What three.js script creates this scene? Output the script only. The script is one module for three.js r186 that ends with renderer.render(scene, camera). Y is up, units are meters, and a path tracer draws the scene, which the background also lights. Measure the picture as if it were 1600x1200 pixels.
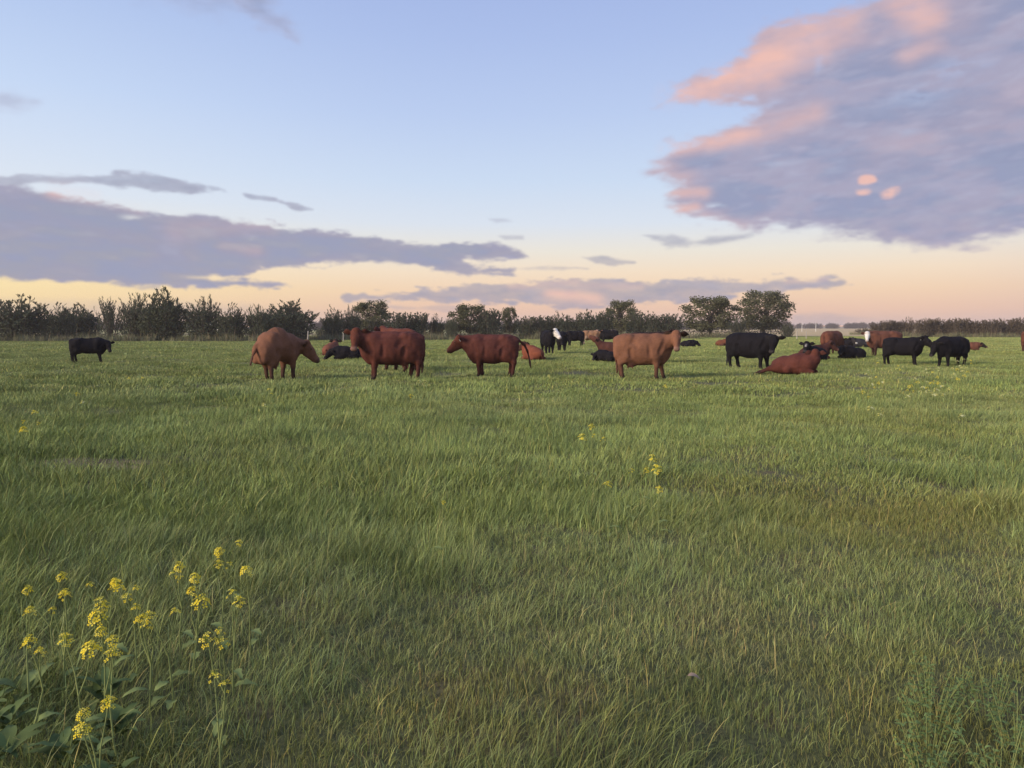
import * as THREE from 'three';
import { mergeGeometries } from 'three/addons/utils/BufferGeometryUtils.js';

// ---------------------------------------------------------------- camera, sky, sun, exposure
const scene = new THREE.Scene();
const camera = new THREE.PerspectiveCamera(53.06, 4 / 3, 0.1, 6000);
camera.position.set(0, 1.52, 0);
camera.rotation.x = -4.235 * Math.PI / 180;
const renderer = new THREE.WebGLRenderer({ antialias: true });
renderer.toneMapping = THREE.LinearToneMapping;
renderer.toneMappingExposure = 1.15;
renderer.shadowMap.enabled = true;
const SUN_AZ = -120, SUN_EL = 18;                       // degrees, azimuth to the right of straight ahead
const sun = new THREE.DirectionalLight(new THREE.Color(1, 0.83, 0.64), 3.9);
{
  const a = SUN_AZ * Math.PI / 180, e = SUN_EL * Math.PI / 180;
  sun.position.set(Math.sin(a) * Math.cos(e) * 300, Math.sin(e) * 300, -Math.cos(a) * Math.cos(e) * 300);
  sun.castShadow = true; sun.shadow.radius = 45; sun.shadow.mapSize.set(4096, 4096);
  const c = sun.shadow.camera; c.left = -120; c.right = 120; c.top = 60; c.bottom = -60; c.near = 1; c.far = 700;
  scene.add(sun, sun.target);
}

// ---------------------------------------------------------------- numbers and noise
function rng(seed) { let a = seed >>> 0; return () => { a = (a + 0x6D2B79F5) | 0; let t = Math.imul(a ^ (a >>> 15), 1 | a); t = (t + Math.imul(t ^ (t >>> 7), 61 | t)) ^ t; return ((t ^ (t >>> 14)) >>> 0) / 4294967296; }; }
const clamp = (x, a = 0, b = 1) => Math.min(b, Math.max(a, x));
const sstep = (a, b, x) => { const t = clamp((x - a) / (b - a)); return t * t * (3 - 2 * t); };
const lerp = (a, b, t) => a + (b - a) * t;
const lin = (c) => { c /= 255; return c <= 0.04045 ? c / 12.92 : Math.pow((c + 0.055) / 1.055, 2.4); };
const L3 = (r, g, b) => [lin(r), lin(g), lin(b)];
const mix3 = (a, b, t) => [a[0] + (b[0] - a[0]) * t, a[1] + (b[1] - a[1]) * t, a[2] + (b[2] - a[2]) * t];
const TAB = new Float32Array(65536); { const r = rng(99); for (let i = 0; i < 65536; i++) TAB[i] = r(); }
function vn(x, y) {                                    // value noise, 0..1
  const xi = Math.floor(x), yi = Math.floor(y); let fx = x - xi, fy = y - yi;
  fx = fx * fx * fx * (fx * (fx * 6 - 15) + 10); fy = fy * fy * fy * (fy * (fy * 6 - 15) + 10);
  const x0 = xi & 255, x1 = (xi + 1) & 255, y0 = (yi & 255) << 8, y1 = ((yi + 1) & 255) << 8;
  const a = TAB[y0 + x0], b = TAB[y0 + x1], c = TAB[y1 + x0], d = TAB[y1 + x1];
  return a + (b - a) * fx + (c - a + (a - b - c + d) * fx) * fy;
}
function fbm(x, y, n = 5) { let s = 0, a = 0.5, t = 0; for (let i = 0; i < n; i++) { s += a * vn(x, y); t += a; a *= 0.5; const u = x * 1.6 - y * 1.2; y = x * 1.2 + y * 1.6 + 17.3; x = u + 5.1; } return s / t; }
function fbmS(x, y, n = 5) { let s = 0, a = 0.5, t = 0; for (let i = 0; i < n; i++) { s += a * vn(x, y); t += a; a *= 0.52; x = x * 2.03 + 31.7; y = y * 2.03 + 11.9; } return s / t; }

const CLOUDS = {'right':[[10.58,15.41],[11.24,16.61],[12.78,17.29],[14.96,17.57],[16.65,18.61],[17.46,19.87],[19.52,20.21],[21.54,20.22],[23.86,20.73],[26.46,21.55],[37.24,20.9],[40.36,14.19],[40.7,7.44],[38.0,5.39],[33.35,5.52],[31.34,5.33],[29.25,5.04],[27.79,5.11],[25.52,5.54],[22.35,6.28],[19.05,6.67],[16.04,7.14],[13.4,7.53],[11.37,8.13],[11.94,8.91],[11.12,9.6],[12.1,10.09],[9.97,10.87],[10.64,11.45],[10.72,12.44],[11.3,12.89],[13.74,13.28],[15.9,13.82],[17.17,14.55],[16.52,15.04],[15.01,15.11],[13.26,15.14],[11.93,15.3]],'left':[[-42.73,8.21],[-35.76,8.59],[-33.22,8.58],[-31.22,8.38],[-28.78,8.11],[-26.58,7.87],[-24.3,7.48],[-21.51,7.55],[-19.45,7.22],[-16.48,7.03],[-12.96,6.88],[-9.34,6.42],[-5.64,6.02],[-3.3,6.4],[-0.47,6.04],[1.65,5.07],[-0.94,4.98],[-3.3,4.83],[-2.6,4.46],[0.47,4.38],[0.0,3.91],[-3.31,3.72],[-5.19,4.08],[-7.52,4.61],[-11.19,4.79],[-13.9,4.43],[-16.98,4.01],[-19.54,3.68],[-21.01,3.39],[-18.71,3.26],[-16.57,2.89],[-19.99,2.71],[-23.26,2.56],[-26.75,2.78],[-30.04,2.86],[-33.46,2.87],[-36.01,2.86],[-43.01,2.79]],'strip':[[-34.49,8.98],[-33.19,9.19],[-31.36,9.26],[-29.44,9.44],[-27.44,9.85],[-25.18,10.16],[-22.65,9.7],[-20.23,9.31],[-22.27,9.02],[-24.64,9.03],[-26.16,9.16],[-28.37,9.26],[-30.51,8.99],[-31.88,8.79],[-34.51,8.53]],'strip2':[[-18.86,9.14],[-17.3,9.04],[-15.79,8.72],[-14.4,8.25],[-15.15,8.22],[-16.88,8.67],[-18.36,8.86]],'low':[[-12.14,2.17],[-8.47,2.38],[-4.73,2.78],[-7.07,2.95],[-3.78,3.15],[0.0,3.07],[3.31,3.62],[6.6,3.51],[9.38,3.21],[13.91,3.48],[18.28,3.22],[22.03,3.49],[24.43,3.05],[22.86,2.7],[19.57,2.49],[16.58,2.22],[13.05,1.8],[9.4,1.63],[6.15,1.36],[2.37,1.65],[-2.84,1.75],[-7.08,1.88]],'low2':[[-9.4,1.54],[-4.73,1.56],[-1.9,1.37],[-4.74,1.18],[-8.48,1.26]],'low3':[[0.0,4.28],[2.36,4.46],[4.95,4.36],[3.78,4.13]],'bit1':[[5.27,5.1],[7.05,5.08],[9.0,4.69],[7.52,4.48],[6.12,4.67]],'bit2':[[9.57,6.64],[11.62,6.64],[13.2,6.16],[14.75,6.29],[17.14,6.48],[15.19,6.01],[13.2,5.8],[11.18,5.8]],'bit3':[[2.13,4.37],[4.72,4.41],[5.65,4.26],[4.25,4.22]],'bit4':[[-1.65,7.88],[-0.47,7.92],[-0.09,7.74],[-1.18,7.65]],'bit5':[[-0.94,6.69],[0.71,6.6],[0.85,6.41],[-0.47,6.41]],'top':[[-19.45,22.58],[-16.96,22.87],[-16.16,21.12],[-15.25,19.88],[-14.93,18.95],[-16.2,19.42],[-17.88,19.82],[-18.9,20.28]],'top2':[[-27.52,22.04],[-19.02,23.34],[-18.9,20.46],[-20.34,19.92],[-22.72,20.17],[-25.02,20.2]],'fl':[[-34.9,13.9],[-32.66,14.0],[-31.01,13.69],[-32.05,13.0],[-34.96,12.55]],'haze':[[19.82,0.85],[22.1,0.96],[24.11,0.73],[25.1,0.51],[22.52,0.22],[20.05,0.31]],'haze2':[[-36.68,1.55],[-30.08,1.8],[-22.48,1.79],[-14.85,1.14],[-11.25,0.98],[-22.52,0.48],[-36.73,0.42]]};
const PINK = [[11.25,15.99,14.98,16.65,0.91,0.9],[14.54,16.6,17.94,17.59,1.18,1],[17.94,17.59,20.46,18.79,1.36,1],[20.46,18.79,22.75,19.25,1.36,0.6],[17.05,19.53,19.94,19.79,0.73,0.5],[25.77,20.26,27.65,18.9,1.0,0.7],[24.97,21.44,26.88,19.91,0.82,0.8],[22.74,19.62,28.72,18.73,1.82,0.22],[26.63,17.07,28.07,17.41,0.64,0.5],[11.08,12.56,14.18,12.92,0.59,0.75],[14.18,12.83,17.2,13.36,0.59,0.8],[17.2,13.36,20.92,14.08,0.73,0.55],[10.64,11.37,12.01,10.44,0.73,0.4],[11.35,9.59,13.81,9.41,0.41,0.7],[11.59,8.34,13.16,8.56,0.36,0.7],[13.84,7.74,16.48,7.12,0.36,0.3],[25.33,11.27,33.01,13.41,1.18,0.15],[-30.35,8.54,-28.04,8.41,0.41,0.8],[-28.04,8.41,-25.63,7.93,0.41,0.4],[-23.15,6.41,-17.34,7.18,0.64,0.22],[-20.33,5.54,-18.24,5.3,0.41,0.22],[2.84,2.41,6.14,2.11,0.45,0.9],[0.0,3.02,4.72,3.34,0.32,0.4],[4.72,3.06,9.39,2.93,0.27,0.3],[19.56,3.15,22.03,3.28,0.18,0.3]];
const BRIGHT = [[24.42,9.66,0.64,0.32],[24.21,8.93,0.68,0.27],[25.79,8.82,0.64,0.45]];
const HOLES = [[-26.04,7.17,0.64,0.18,0.8],[-18.77,6.12,0.55,0.23,0.9],[14.49,8.51,0.73,0.23,0.7],[18.42,14.89,0.64,0.45,0.5],[29.54,15.92,1.82,0.64,0.5],[27.08,14.58,2.73,0.73,0.35],[21.23,17.18,0.36,1.0,0.4],[26.79,12.51,0.82,0.27,0.3],[12.71,8.66,0.64,0.23,0.5],[23.78,11.61,1.82,0.36,0.25],[18.94,11.16,2.27,0.27,0.25],[-21.21,3.38,2.27,0.14,0.9],[-4.72,3.8,1.36,0.14,0.8],[-0.94,4.75,1.36,0.14,0.8]];
const AT = {'calf_left':[-17.963,-32.692],'tan_hunched':[-6.766,-22.291],'red_turned':[-3.452,-22.021],'red_behind':[-3.667,-26.511],'calf_lying_a':[-9.768,-41.639],'black_lying_a':[-7.681,-35.908],'red_profile':[-0.617,-23.141],'calf_lying_b':[0.938,-35.215],'white_face':[1.843,-42.61],'black_front':[3.048,-46.991],'black_far':[4.928,-61.123],'tan_far':[7.0,-67.927],'belted_far':[8.468,-67.927],'brown_lying_b':[5.175,-42.61],'black_lying_b':[4.074,-33.288],'tan_turned':[3.906,-22.851],'dark_behind':[6.651,-33.288],'black_lying_far':[13.57,-59.147],'brown_lying_far':[16.867,-61.123],'black_bull':[8.683,-27.722],'red_lying':[8.709,-23.745],'brown_lying_c':[14.285,-35.908],'black_calf_c':[12.803,-33.288],'brown_rear':[17.723,-42.61],'black_calf_d':[21.846,-50.917],'black_lying_d':[16.156,-36.629],'black_lying_e':[26.006,-57.295],'brown_whiteface':[18.614,-38.974],'black_right':[15.648,-30.505],'black_grazing':[16.717,-29.517],'brown_lying_e':[29.495,-49.538],'brown_edge':[30.521,-45.814]};
const HEDGE = [[-65.816,-83.39,4.89,2.78,'d',0],[-60.62,-83.39,4.48,2.78,'s',0],[-53.346,-83.39,5.03,3.19,'m',0],[-49.327,-83.39,4.14,1.8,'m',0],[-51.517,-91.74,4.32,2.59,'d',0],[-43.508,-83.39,4.89,1.39,'c',0],[-41.083,-83.39,5.37,1.8,'s',0],[-37.619,-83.39,5.71,2.64,'d',0],[-33.116,-83.39,5.03,2.22,'s',0],[-30.068,-83.39,4.07,1.8,'m',0],[-27.435,-83.39,4.34,1.25,'s',0],[-25.693,-87.366,4.69,3.34,'d',0],[-23.985,-96.575,1.76,0.96,'b',0],[-21.11,-91.74,4.02,1.53,'m',0],[-19.128,-91.74,4.25,1.14,'s',0],[-17.648,-96.575,5.03,2.41,'t',0],[-13.336,-91.74,3.26,1.98,'h',0],[-11.126,-91.74,3.26,1.53,'h',0],[-8.993,-91.74,3.11,0.99,'m',0],[-7.164,-91.74,3.04,0.84,'m',0],[-5.375,-96.575,4.79,2.57,'t',0],[-2.727,-96.575,3.91,1.93,'h',0],[-0.254,-101.946,4.3,1.19,'t',0],[1.765,-96.575,2.88,1.53,'h',0],[4.011,-96.575,3.04,1.61,'h',0],[6.257,-96.575,3.44,1.85,'m',0],[9.305,-96.575,3.75,1.93,'m',0],[12.024,-101.946,3.71,1.36,'h',0],[15.242,-107.95,5.79,2.16,'t',0],[16.935,-101.946,3.63,1.78,'h',0],[18.798,-101.946,3.29,1.44,'h',0],[20.83,-101.946,3.29,1.78,'h',0],[29.34,-114.703,6.63,4.2,'t',0],[31.559,-107.95,3.21,1.8,'b',0],[40.238,-122.358,7.57,4.68,'t',0],[41.152,-114.703,2.28,1.34,'b',0],[69.857,-152.976,1.52,2.04,'b',1],[58.325,-122.358,2.33,1.53,'h',1],[60.052,-122.358,2.73,1.53,'h',1],[61.678,-122.358,2.63,1.43,'h',1],[63.202,-122.358,3.34,1.63,'b',1],[60.776,-114.703,2.75,1.34,'h',1],[62.3,-114.703,2.94,1.43,'h',1],[63.919,-114.703,2.66,1.43,'h',1],[65.634,-114.703,2.85,1.43,'h',1],[67.254,-114.703,2.94,1.43,'h',1],[69.064,-114.703,2.66,1.53,'h',1],[70.873,-114.703,2.75,1.43,'h',1],[72.493,-114.703,2.56,1.34,'b',1],[74.208,-114.703,2.85,1.43,'h',1],[75.922,-114.703,3.04,1.53,'h',1],[77.923,-114.703,2.75,1.53,'h',1],[80.018,-114.703,2.85,1.53,'h',1],[82.305,-114.703,2.75,1.53,'h',1]];
const MUSTARD = [[-2.08,-3.37,[[0.087,0.414],[-0.083,0.344]]],[-1.78,-3.31,[[-0.053,0.39],[0.017,0.387],[0.037,0.364]]],[-1.63,-3.25,[[0.026,0.4],[-0.024,0.36]]],[-1.88,-3.11,[[0.028,0.41],[0.008,0.396],[-0.042,0.331]]],[-1.66,-3.02,[[0.007,0.415],[-0.013,0.341],[0.007,0.381]]],[-1.92,-2.96,[[-0.002,0.38]]],[-1.45,-2.94,[[-0.035,0.41],[0.015,0.385],[0.015,0.343]]],[-1.55,-3.46,[[0.023,0.418],[-0.027,0.367],[0.013,0.352]]],[-1.36,-3.26,[[0.003,0.443],[-0.027,0.369],[0.013,0.321]]],[-1.16,-3.14,[[-0.019,0.395],[0.021,0.365]]],[-1.38,-3.58,[[-0.017,0.382],[0.023,0.378]]],[-1.46,-3.92,[[-0.047,0.361],[0.043,0.398]]],[-1.23,-3.5,[[-0.004,0.38]]],[-1.38,-2.97,[[0.04,0.38],[-0.04,0.38]]],[-1.08,-2.75,[[0.012,0.405],[0.012,0.355],[-0.028,0.379]]],[-1.49,-2.77,[[-0.022,0.398],[0.018,0.361]]],[-1.55,-2.64,[[-0.044,0.394],[0.046,0.366]]],[-1.38,-2.55,[[0.001,0.38]]],[-0.94,-2.37,[[0.02,0.368],[-0.019,0.391]]],[-1.23,-2.17,[[0.039,0.407],[-0.011,0.351],[-0.031,0.38]]],[-1.69,-2.65,[[-0.002,0.409],[-0.002,0.349]]],[0.78,-7.37,[[-0.012,0.541],[0.018,0.46],[0.098,0.435],[-0.102,0.435]]],[1.13,-6.26,[[0.019,0.428],[-0.021,0.327]]],[0.94,-5.96,[[0.002,0.38]]],[1.09,-5.64,[[-0.012,0.45],[0.008,0.301]]],[0.69,-5.45,[[-0.003,0.38]]],[-5.32,-8.45,[[0.068,0.569],[-0.082,0.469],[0.088,0.448],[-0.082,0.376]]],[-0.45,-4.93,[[0.005,0.38]]]];
const FARFL = [[11.696,-24.612],[10.314,-20.505],[9.451,-18.697],[10.228,-21.496],[8.014,-17.373],[8.216,-17.636],[7.463,-15.973],[7.803,-16.452],[7.287,-15.068],[6.913,-14.711],[6.869,-14.37],[8.146,-15.52],[8.127,-15.366],[7.42,-14.326],[7.199,-13.835],[6.81,-13.15],[6.153,-11.918],[9.802,-17.907],[8.432,-15.572],[8.854,-15.973],[7.461,-13.939],[7.271,-13.533],[7.759,-14.194],[7.787,-14.002],[6.951,-12.788],[6.969,-12.615],[7.174,-12.788],[7.076,-12.412],[6.367,-11.519],[11.656,-20.326],[12.953,-22.372],[12.253,-21.013],[11.514,-19.683],[11.75,-19.893],[13.206,-22.16],[14.519,-24.292],[10.942,-18.886],[10.342,-17.636],[9.664,-16.395],[9.801,-16.993],[8.819,-15.191],[10.872,-18.329],[5.564,-12.152],[4.584,-9.811],[5.394,-9.151],[15.287,-25.98],[10.288,-19.079],[10.871,-19.559],[-7.921,-15.886],[-7.656,-15.886],[-7.511,-19.515],[-6.234,-16.29],[-7.224,-12.725],[-6.476,-11.571],[-4.066,-12.853],[-1.691,-13.977],[-1.603,-14.132],[-1.527,-11.571],[-3.322,-10.266],[2.739,-13.678]];
// ---------------------------------------------------------------- the sky: dusk air and clouds, by azimuth and elevation in degrees
{
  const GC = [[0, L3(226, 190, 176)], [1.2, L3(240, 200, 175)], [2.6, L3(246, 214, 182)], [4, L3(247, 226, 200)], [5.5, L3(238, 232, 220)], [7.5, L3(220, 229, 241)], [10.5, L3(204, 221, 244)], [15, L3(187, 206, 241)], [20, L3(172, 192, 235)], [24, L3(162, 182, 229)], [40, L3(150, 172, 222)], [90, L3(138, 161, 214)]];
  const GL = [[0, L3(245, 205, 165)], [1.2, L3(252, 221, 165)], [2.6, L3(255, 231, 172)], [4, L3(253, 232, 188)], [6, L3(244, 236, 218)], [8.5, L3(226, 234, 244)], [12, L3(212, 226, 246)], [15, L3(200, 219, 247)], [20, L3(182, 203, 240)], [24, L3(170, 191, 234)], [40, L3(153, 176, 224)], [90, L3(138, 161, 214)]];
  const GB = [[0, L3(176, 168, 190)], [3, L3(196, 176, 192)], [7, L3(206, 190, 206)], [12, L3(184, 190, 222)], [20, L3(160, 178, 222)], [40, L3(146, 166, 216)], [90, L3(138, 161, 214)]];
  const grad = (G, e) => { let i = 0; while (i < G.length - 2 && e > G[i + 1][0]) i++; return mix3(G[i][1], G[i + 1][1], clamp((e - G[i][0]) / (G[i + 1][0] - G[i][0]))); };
  const W = 4096, H = 2048, px = new Float32Array(W * H * 4);
  const polys = Object.entries(CLOUDS).map(([k, p]) => {
    const xs = p.map((q) => q[0]), ys = p.map((q) => q[1]);
    return { k, p, x0: Math.min(...xs) - 3, x1: Math.max(...xs) + 3, y0: Math.min(...ys) - 2, y1: Math.max(...ys) + 2 };
  });
  function sdPoly(p, x, y) {                           // distance inside (+) or outside (-) an outline, elevation counted double
    let d = 1e9, ins = false;
    for (let i = 0, j = p.length - 1; i < p.length; j = i++) {
      const ax = p[i][0], ay = p[i][1] * 1.6, bx = p[j][0], by = p[j][1] * 1.6, Y = y * 1.6;
      const ex = bx - ax, ey = by - ay, wx = x - ax, wy = Y - ay, t = clamp((wx * ex + wy * ey) / (ex * ex + ey * ey));
      const qx = wx - ex * t, qy = wy - ey * t; d = Math.min(d, qx * qx + qy * qy);
      if ((ay > Y) !== (by > Y) && x < (bx - ax) * (Y - ay) / (by - ay) + ax) ins = !ins;
    }
    return ins ? Math.sqrt(d) : -Math.sqrt(d);
  }
  const kind = { right: [1.2, 1.15, 0.97], left: [0.85, 0.42, 0.95], strip: [0.55, 0.32, 0.85], strip2: [0.35, 0.22, 0.8], low: [0.9, 0.34, 0.9], bit1: [0.3, 0.25, 0.75], bit2: [0.4, 0.5, 0.7], bit3: [0.2, 0.25, 0.6], bit4: [0.2, 0.3, 0.5], bit5: [0.2, 0.3, 0.5], top: [1.0, 1.6, 0.75], top2: [1.0, 2.6, 0.5], fl: [0.6, 1.0, 0.55], low2: [0.3, 0.3, 0.45], low3: [0.25, 0.25, 0.4], haze: [0.3, 0.5, 0.4], haze2: [0.4, 1.2, 0.35] };
  const EXPO = renderer.toneMappingExposure;
  for (let j = H / 2; j < H; j++) {
    const el = (j + 0.5) / H * 180 - 90;
    for (let i = 0; i < W; i++) {
      const lon = ((i + 0.5) / W - 0.5) * 360;          // atan2(z, x)
      let az = lon + 90; if (az > 180) az -= 360;       // 0 ahead (-z), + right
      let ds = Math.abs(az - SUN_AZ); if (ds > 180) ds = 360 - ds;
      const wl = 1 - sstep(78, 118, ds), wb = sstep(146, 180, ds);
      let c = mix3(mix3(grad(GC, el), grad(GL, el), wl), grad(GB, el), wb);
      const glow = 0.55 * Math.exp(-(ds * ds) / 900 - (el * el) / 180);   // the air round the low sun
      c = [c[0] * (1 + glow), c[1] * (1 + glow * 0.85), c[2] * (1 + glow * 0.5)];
      const inChart = az > -52 && az < 46 && el < 27;
      const nx = az * 0.30, ny = el * 0.85;
      let a = 0, warm = 0, body = 0, edge = 0;
      if (inChart) {
        const w1 = fbm(az * 0.42, el * 1.05, 5) - 0.5, w2 = fbmS(az * 0.9 + 40, el * 2.9 + 9, 6) - 0.5;
        for (const q of polys) {
          if (az < q.x0 || az > q.x1 || el < q.y0 || el > q.y1) continue;
          const [warp, soft, top] = kind[q.k];
          const sd = sdPoly(q.p, az, el) + warp * (w1 * 1.4 + w2 * 1.35);
          const t = sstep(-soft * 0.35, soft, sd + 0.12) * top * (q.k === 'left' || q.k === 'right' ? 1 : 0.8 + 0.4 * w2);
          if (t > a) { a = t; body = q.k === 'right' ? 1 : q.k === 'left' ? 0.35 : q.k === 'top' || q.k === 'top2' || q.k === 'fl' ? 0.7 : 0.2; edge = sstep(0, q.k === 'right' ? 2.5 : 1.2, sd); }
        }
        if (a > 0) for (const [hx, hy, rx, ry, s] of HOLES) { const r = ((az - hx) / rx) ** 2 + ((el - hy) / ry) ** 2 + Math.max(0, w2 * 5 + w1 * 4); if (r < 6) a *= 1 - 0.75 * s * Math.exp(-r * (0.8 + 1.6 * (w2 + 0.5))); }
        for (const [ax, ay, bx, by, w, s] of PINK) {
          const ex = bx - ax, ey = by - ay, t = clamp(((az - ax) * ex + (el - ay) * ey) / (ex * ex + ey * ey));
          const d2 = ((az - ax - ex * t) ** 2 * 0.8 + (el - ay - ey * t) ** 2 * 1.3) / (w * w);
          if (d2 < 9) warm = Math.max(warm, s * Math.exp(-d2 * 0.62) * (0.45 + 1.1 * fbm(az * 0.45 + 3, el * 1.1, 4)));
        }
        for (const [hx, hy, rx, ry] of BRIGHT) { const r = ((az - hx) / rx) ** 2 + ((el - hy) / ry) ** 2 + w2 * 2.0 + w1 * 0.6; if (r < 2) { const t = 1 - sstep(0.15, 1.35, r); warm = Math.max(warm, t * 1.15); } }
      }
      // the same kinds of cloud go on over the rest of the sky
      const out = Math.max(sstep(44, 58, Math.abs(az + 3)), sstep(25, 32, el));
      if (out > 0 && el < 75) {
        const h = Math.max(el, 4), k = 6 / Math.tan((h + 3) * Math.PI / 180);
        const X = Math.sin(az * Math.PI / 180) * k, Y = -Math.cos(az * Math.PI / 180) * k;
        const n = fbm(X * 0.22 + 60, Y * 0.35 + 60, 5);
        const t = sstep(0.52, 0.66, n) * 0.85 * out * (1 - sstep(55, 75, el));
        if (t > a) { a = t; body = 0.6; edge = 0.7; }
        warm = Math.max(warm, out * t * sstep(0.5, 0.7, fbm(X * 0.5, Y * 0.5 + 20, 3)) * 0.5);
      }
      if (a > 0.002) {
        const sl = el - az * (body > 0.8 ? 0.12 : -0.05), n1 = fbm(nx + 7, ny + 3, 5), n2 = fbmS(az * 0.55 + 20, sl * 2.2, 5), n3 = fbmS(az * 0.8 + 50, sl * 2.6 + 7, 5);
        let cc = mix3(L3(148, 155, 186), L3(168, 165, 190), sstep(0.32, 0.66, n1));
        cc = mix3(cc, L3(146, 150, 172), (1 - body) * 0.85);
        cc = mix3(cc, L3(180, 184, 210), sstep(0.48, 0.8, n2) * 0.26 * (0.65 + body * 0.6));
        cc = mix3(cc, L3(136, 142, 172), sstep(0.5, 0.85, 1 - n2) * 0.15);
        cc = mix3(cc, L3(196, 200, 222), sstep(0.5, 0.85, n3) * 0.1 * (0.35 + body)); cc = mix3(cc, L3(128, 132, 164), sstep(0.5, 0.85, 1 - n3) * 0.1);
        cc = mix3(cc, L3(200, 180, 190), (1 - edge) * 0.35 * body);
        cc = mix3(cc, L3(238, 192, 182), clamp(warm * 0.85));
        const th = clamp(a * (0.86 + 0.28 * n2));
        c = mix3(c, cc, th);
      } else if (warm > 0.25) c = mix3(c, L3(240, 195, 185), (warm - 0.25) * 0.15);
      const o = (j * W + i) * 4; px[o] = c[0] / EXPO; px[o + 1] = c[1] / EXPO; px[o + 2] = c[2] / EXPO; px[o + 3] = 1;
    }
  }
  for (let o = 0; o < W * (H / 2) * 4; o += 4) { px[o] = 0.16; px[o + 1] = 0.17; px[o + 2] = 0.11; px[o + 3] = 1; }
  const sky = new THREE.DataTexture(px, W, H, THREE.RGBAFormat, THREE.FloatType);
  sky.mapping = THREE.EquirectangularReflectionMapping; sky.magFilter = THREE.LinearFilter; sky.minFilter = THREE.LinearFilter; sky.needsUpdate = true;
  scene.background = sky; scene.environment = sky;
}
// ---------------------------------------------------------------- helpers for the scene's objects
const used = {};
function numbered(n) { const k = used[n] = (used[n] ?? -1) + 1; return k ? n + '_' + String(k).padStart(3, '0') : n; }
function shade(o) { o.traverse((c) => { if (c.isMesh) { c.castShadow = true; c.receiveShadow = true; } }); return o; }
function add(o, name, label, category, group, kind) {
  o.name = numbered(name); scene.add(shade(o)); o.userData = {};
  if (label) o.userData.label = label; if (category) o.userData.category = category; if (group) o.userData.group = group; if (kind) o.userData.kind = kind;
  return o;
}
function part(parent, name, g, m, label) { const o = new THREE.Mesh(g, m); o.name = name; if (label) o.userData.label = label; parent.add(o); return o; }
class Geo {                                            // collects triangles with colours
  constructor() { this.p = []; this.c = []; this.i = []; this.uv = null; }
  v(x, y, z, c) { this.p.push(x, y, z); this.c.push(c[0], c[1], c[2]); return this.p.length / 3 - 1; }
  t(a, b, c) { this.i.push(a, b, c); }
  q(a, b, c, d) { this.i.push(a, b, c, a, c, d); }
  tube(pts, r0, r1, n, c) {                            // pts: Vector3[]
    let prev = null; const up = new THREE.Vector3(0.31, 0.2, 0.93), s = new THREE.Vector3(), w = new THREE.Vector3(), d = new THREE.Vector3();
    for (let k = 0; k < pts.length; k++) {
      d.subVectors(pts[Math.min(k + 1, pts.length - 1)], pts[Math.max(k - 1, 0)]).normalize(); s.crossVectors(d, up).normalize(); w.crossVectors(s, d);
      const r = lerp(r0, r1, k / (pts.length - 1)), ring = [];
      for (let a = 0; a < n; a++) { const t = a / n * Math.PI * 2, x = Math.cos(t) * r, y = Math.sin(t) * r; ring.push(this.v(pts[k].x + s.x * x + w.x * y, pts[k].y + s.y * x + w.y * y, pts[k].z + s.z * x + w.z * y, c)); }
      if (prev) for (let a = 0; a < n; a++) this.q(prev[a], prev[(a + 1) % n], ring[(a + 1) % n], ring[a]);
      prev = ring;
    }
  }
  build() {
    const g = new THREE.BufferGeometry();
    g.setAttribute('position', new THREE.Float32BufferAttribute(this.p, 3)); g.setAttribute('color', new THREE.Float32BufferAttribute(this.c, 3));
    g.setIndex(this.i); g.computeVertexNormals(); return g;
  }
}
const leafMat = (name, tr = 0.35) => { const m = new THREE.MeshPhysicalMaterial({ vertexColors: true, roughness: 0.9, transmission: tr, thickness: 0, side: THREE.DoubleSide, specularIntensity: 0.2 }); m.name = name; return m; };
const V = (x, y, z) => new THREE.Vector3(x, y, z);

// ---------------------------------------------------------------- ground: one sheet to the horizon
function ground(x, z) {
  const d = Math.hypot(x, z), f = 1 - sstep(45, 80, d);
  return f * (0.11 * (vn(x * 0.33 + 40, z * 0.33 + 40) - 0.5) + 0.07 * (vn(x * 0.95 + 9, z * 0.95) - 0.5));
}
function noiseTexture(size, fn) {
  const a = new Uint8Array(size * size * 4);
  for (let j = 0; j < size; j++) for (let i = 0; i < size; i++) { const c = fn(i / size, j / size), o = (j * size + i) * 4; a[o] = clamp(c[0]) * 255; a[o + 1] = clamp(c[1]) * 255; a[o + 2] = clamp(c[2]) * 255; a[o + 3] = 255; }
  const t = new THREE.DataTexture(a, size, size, THREE.RGBAFormat); t.wrapS = t.wrapT = THREE.RepeatWrapping; t.magFilter = THREE.LinearFilter; t.colorSpace = THREE.SRGBColorSpace; t.needsUpdate = true; return t;
}
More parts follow.
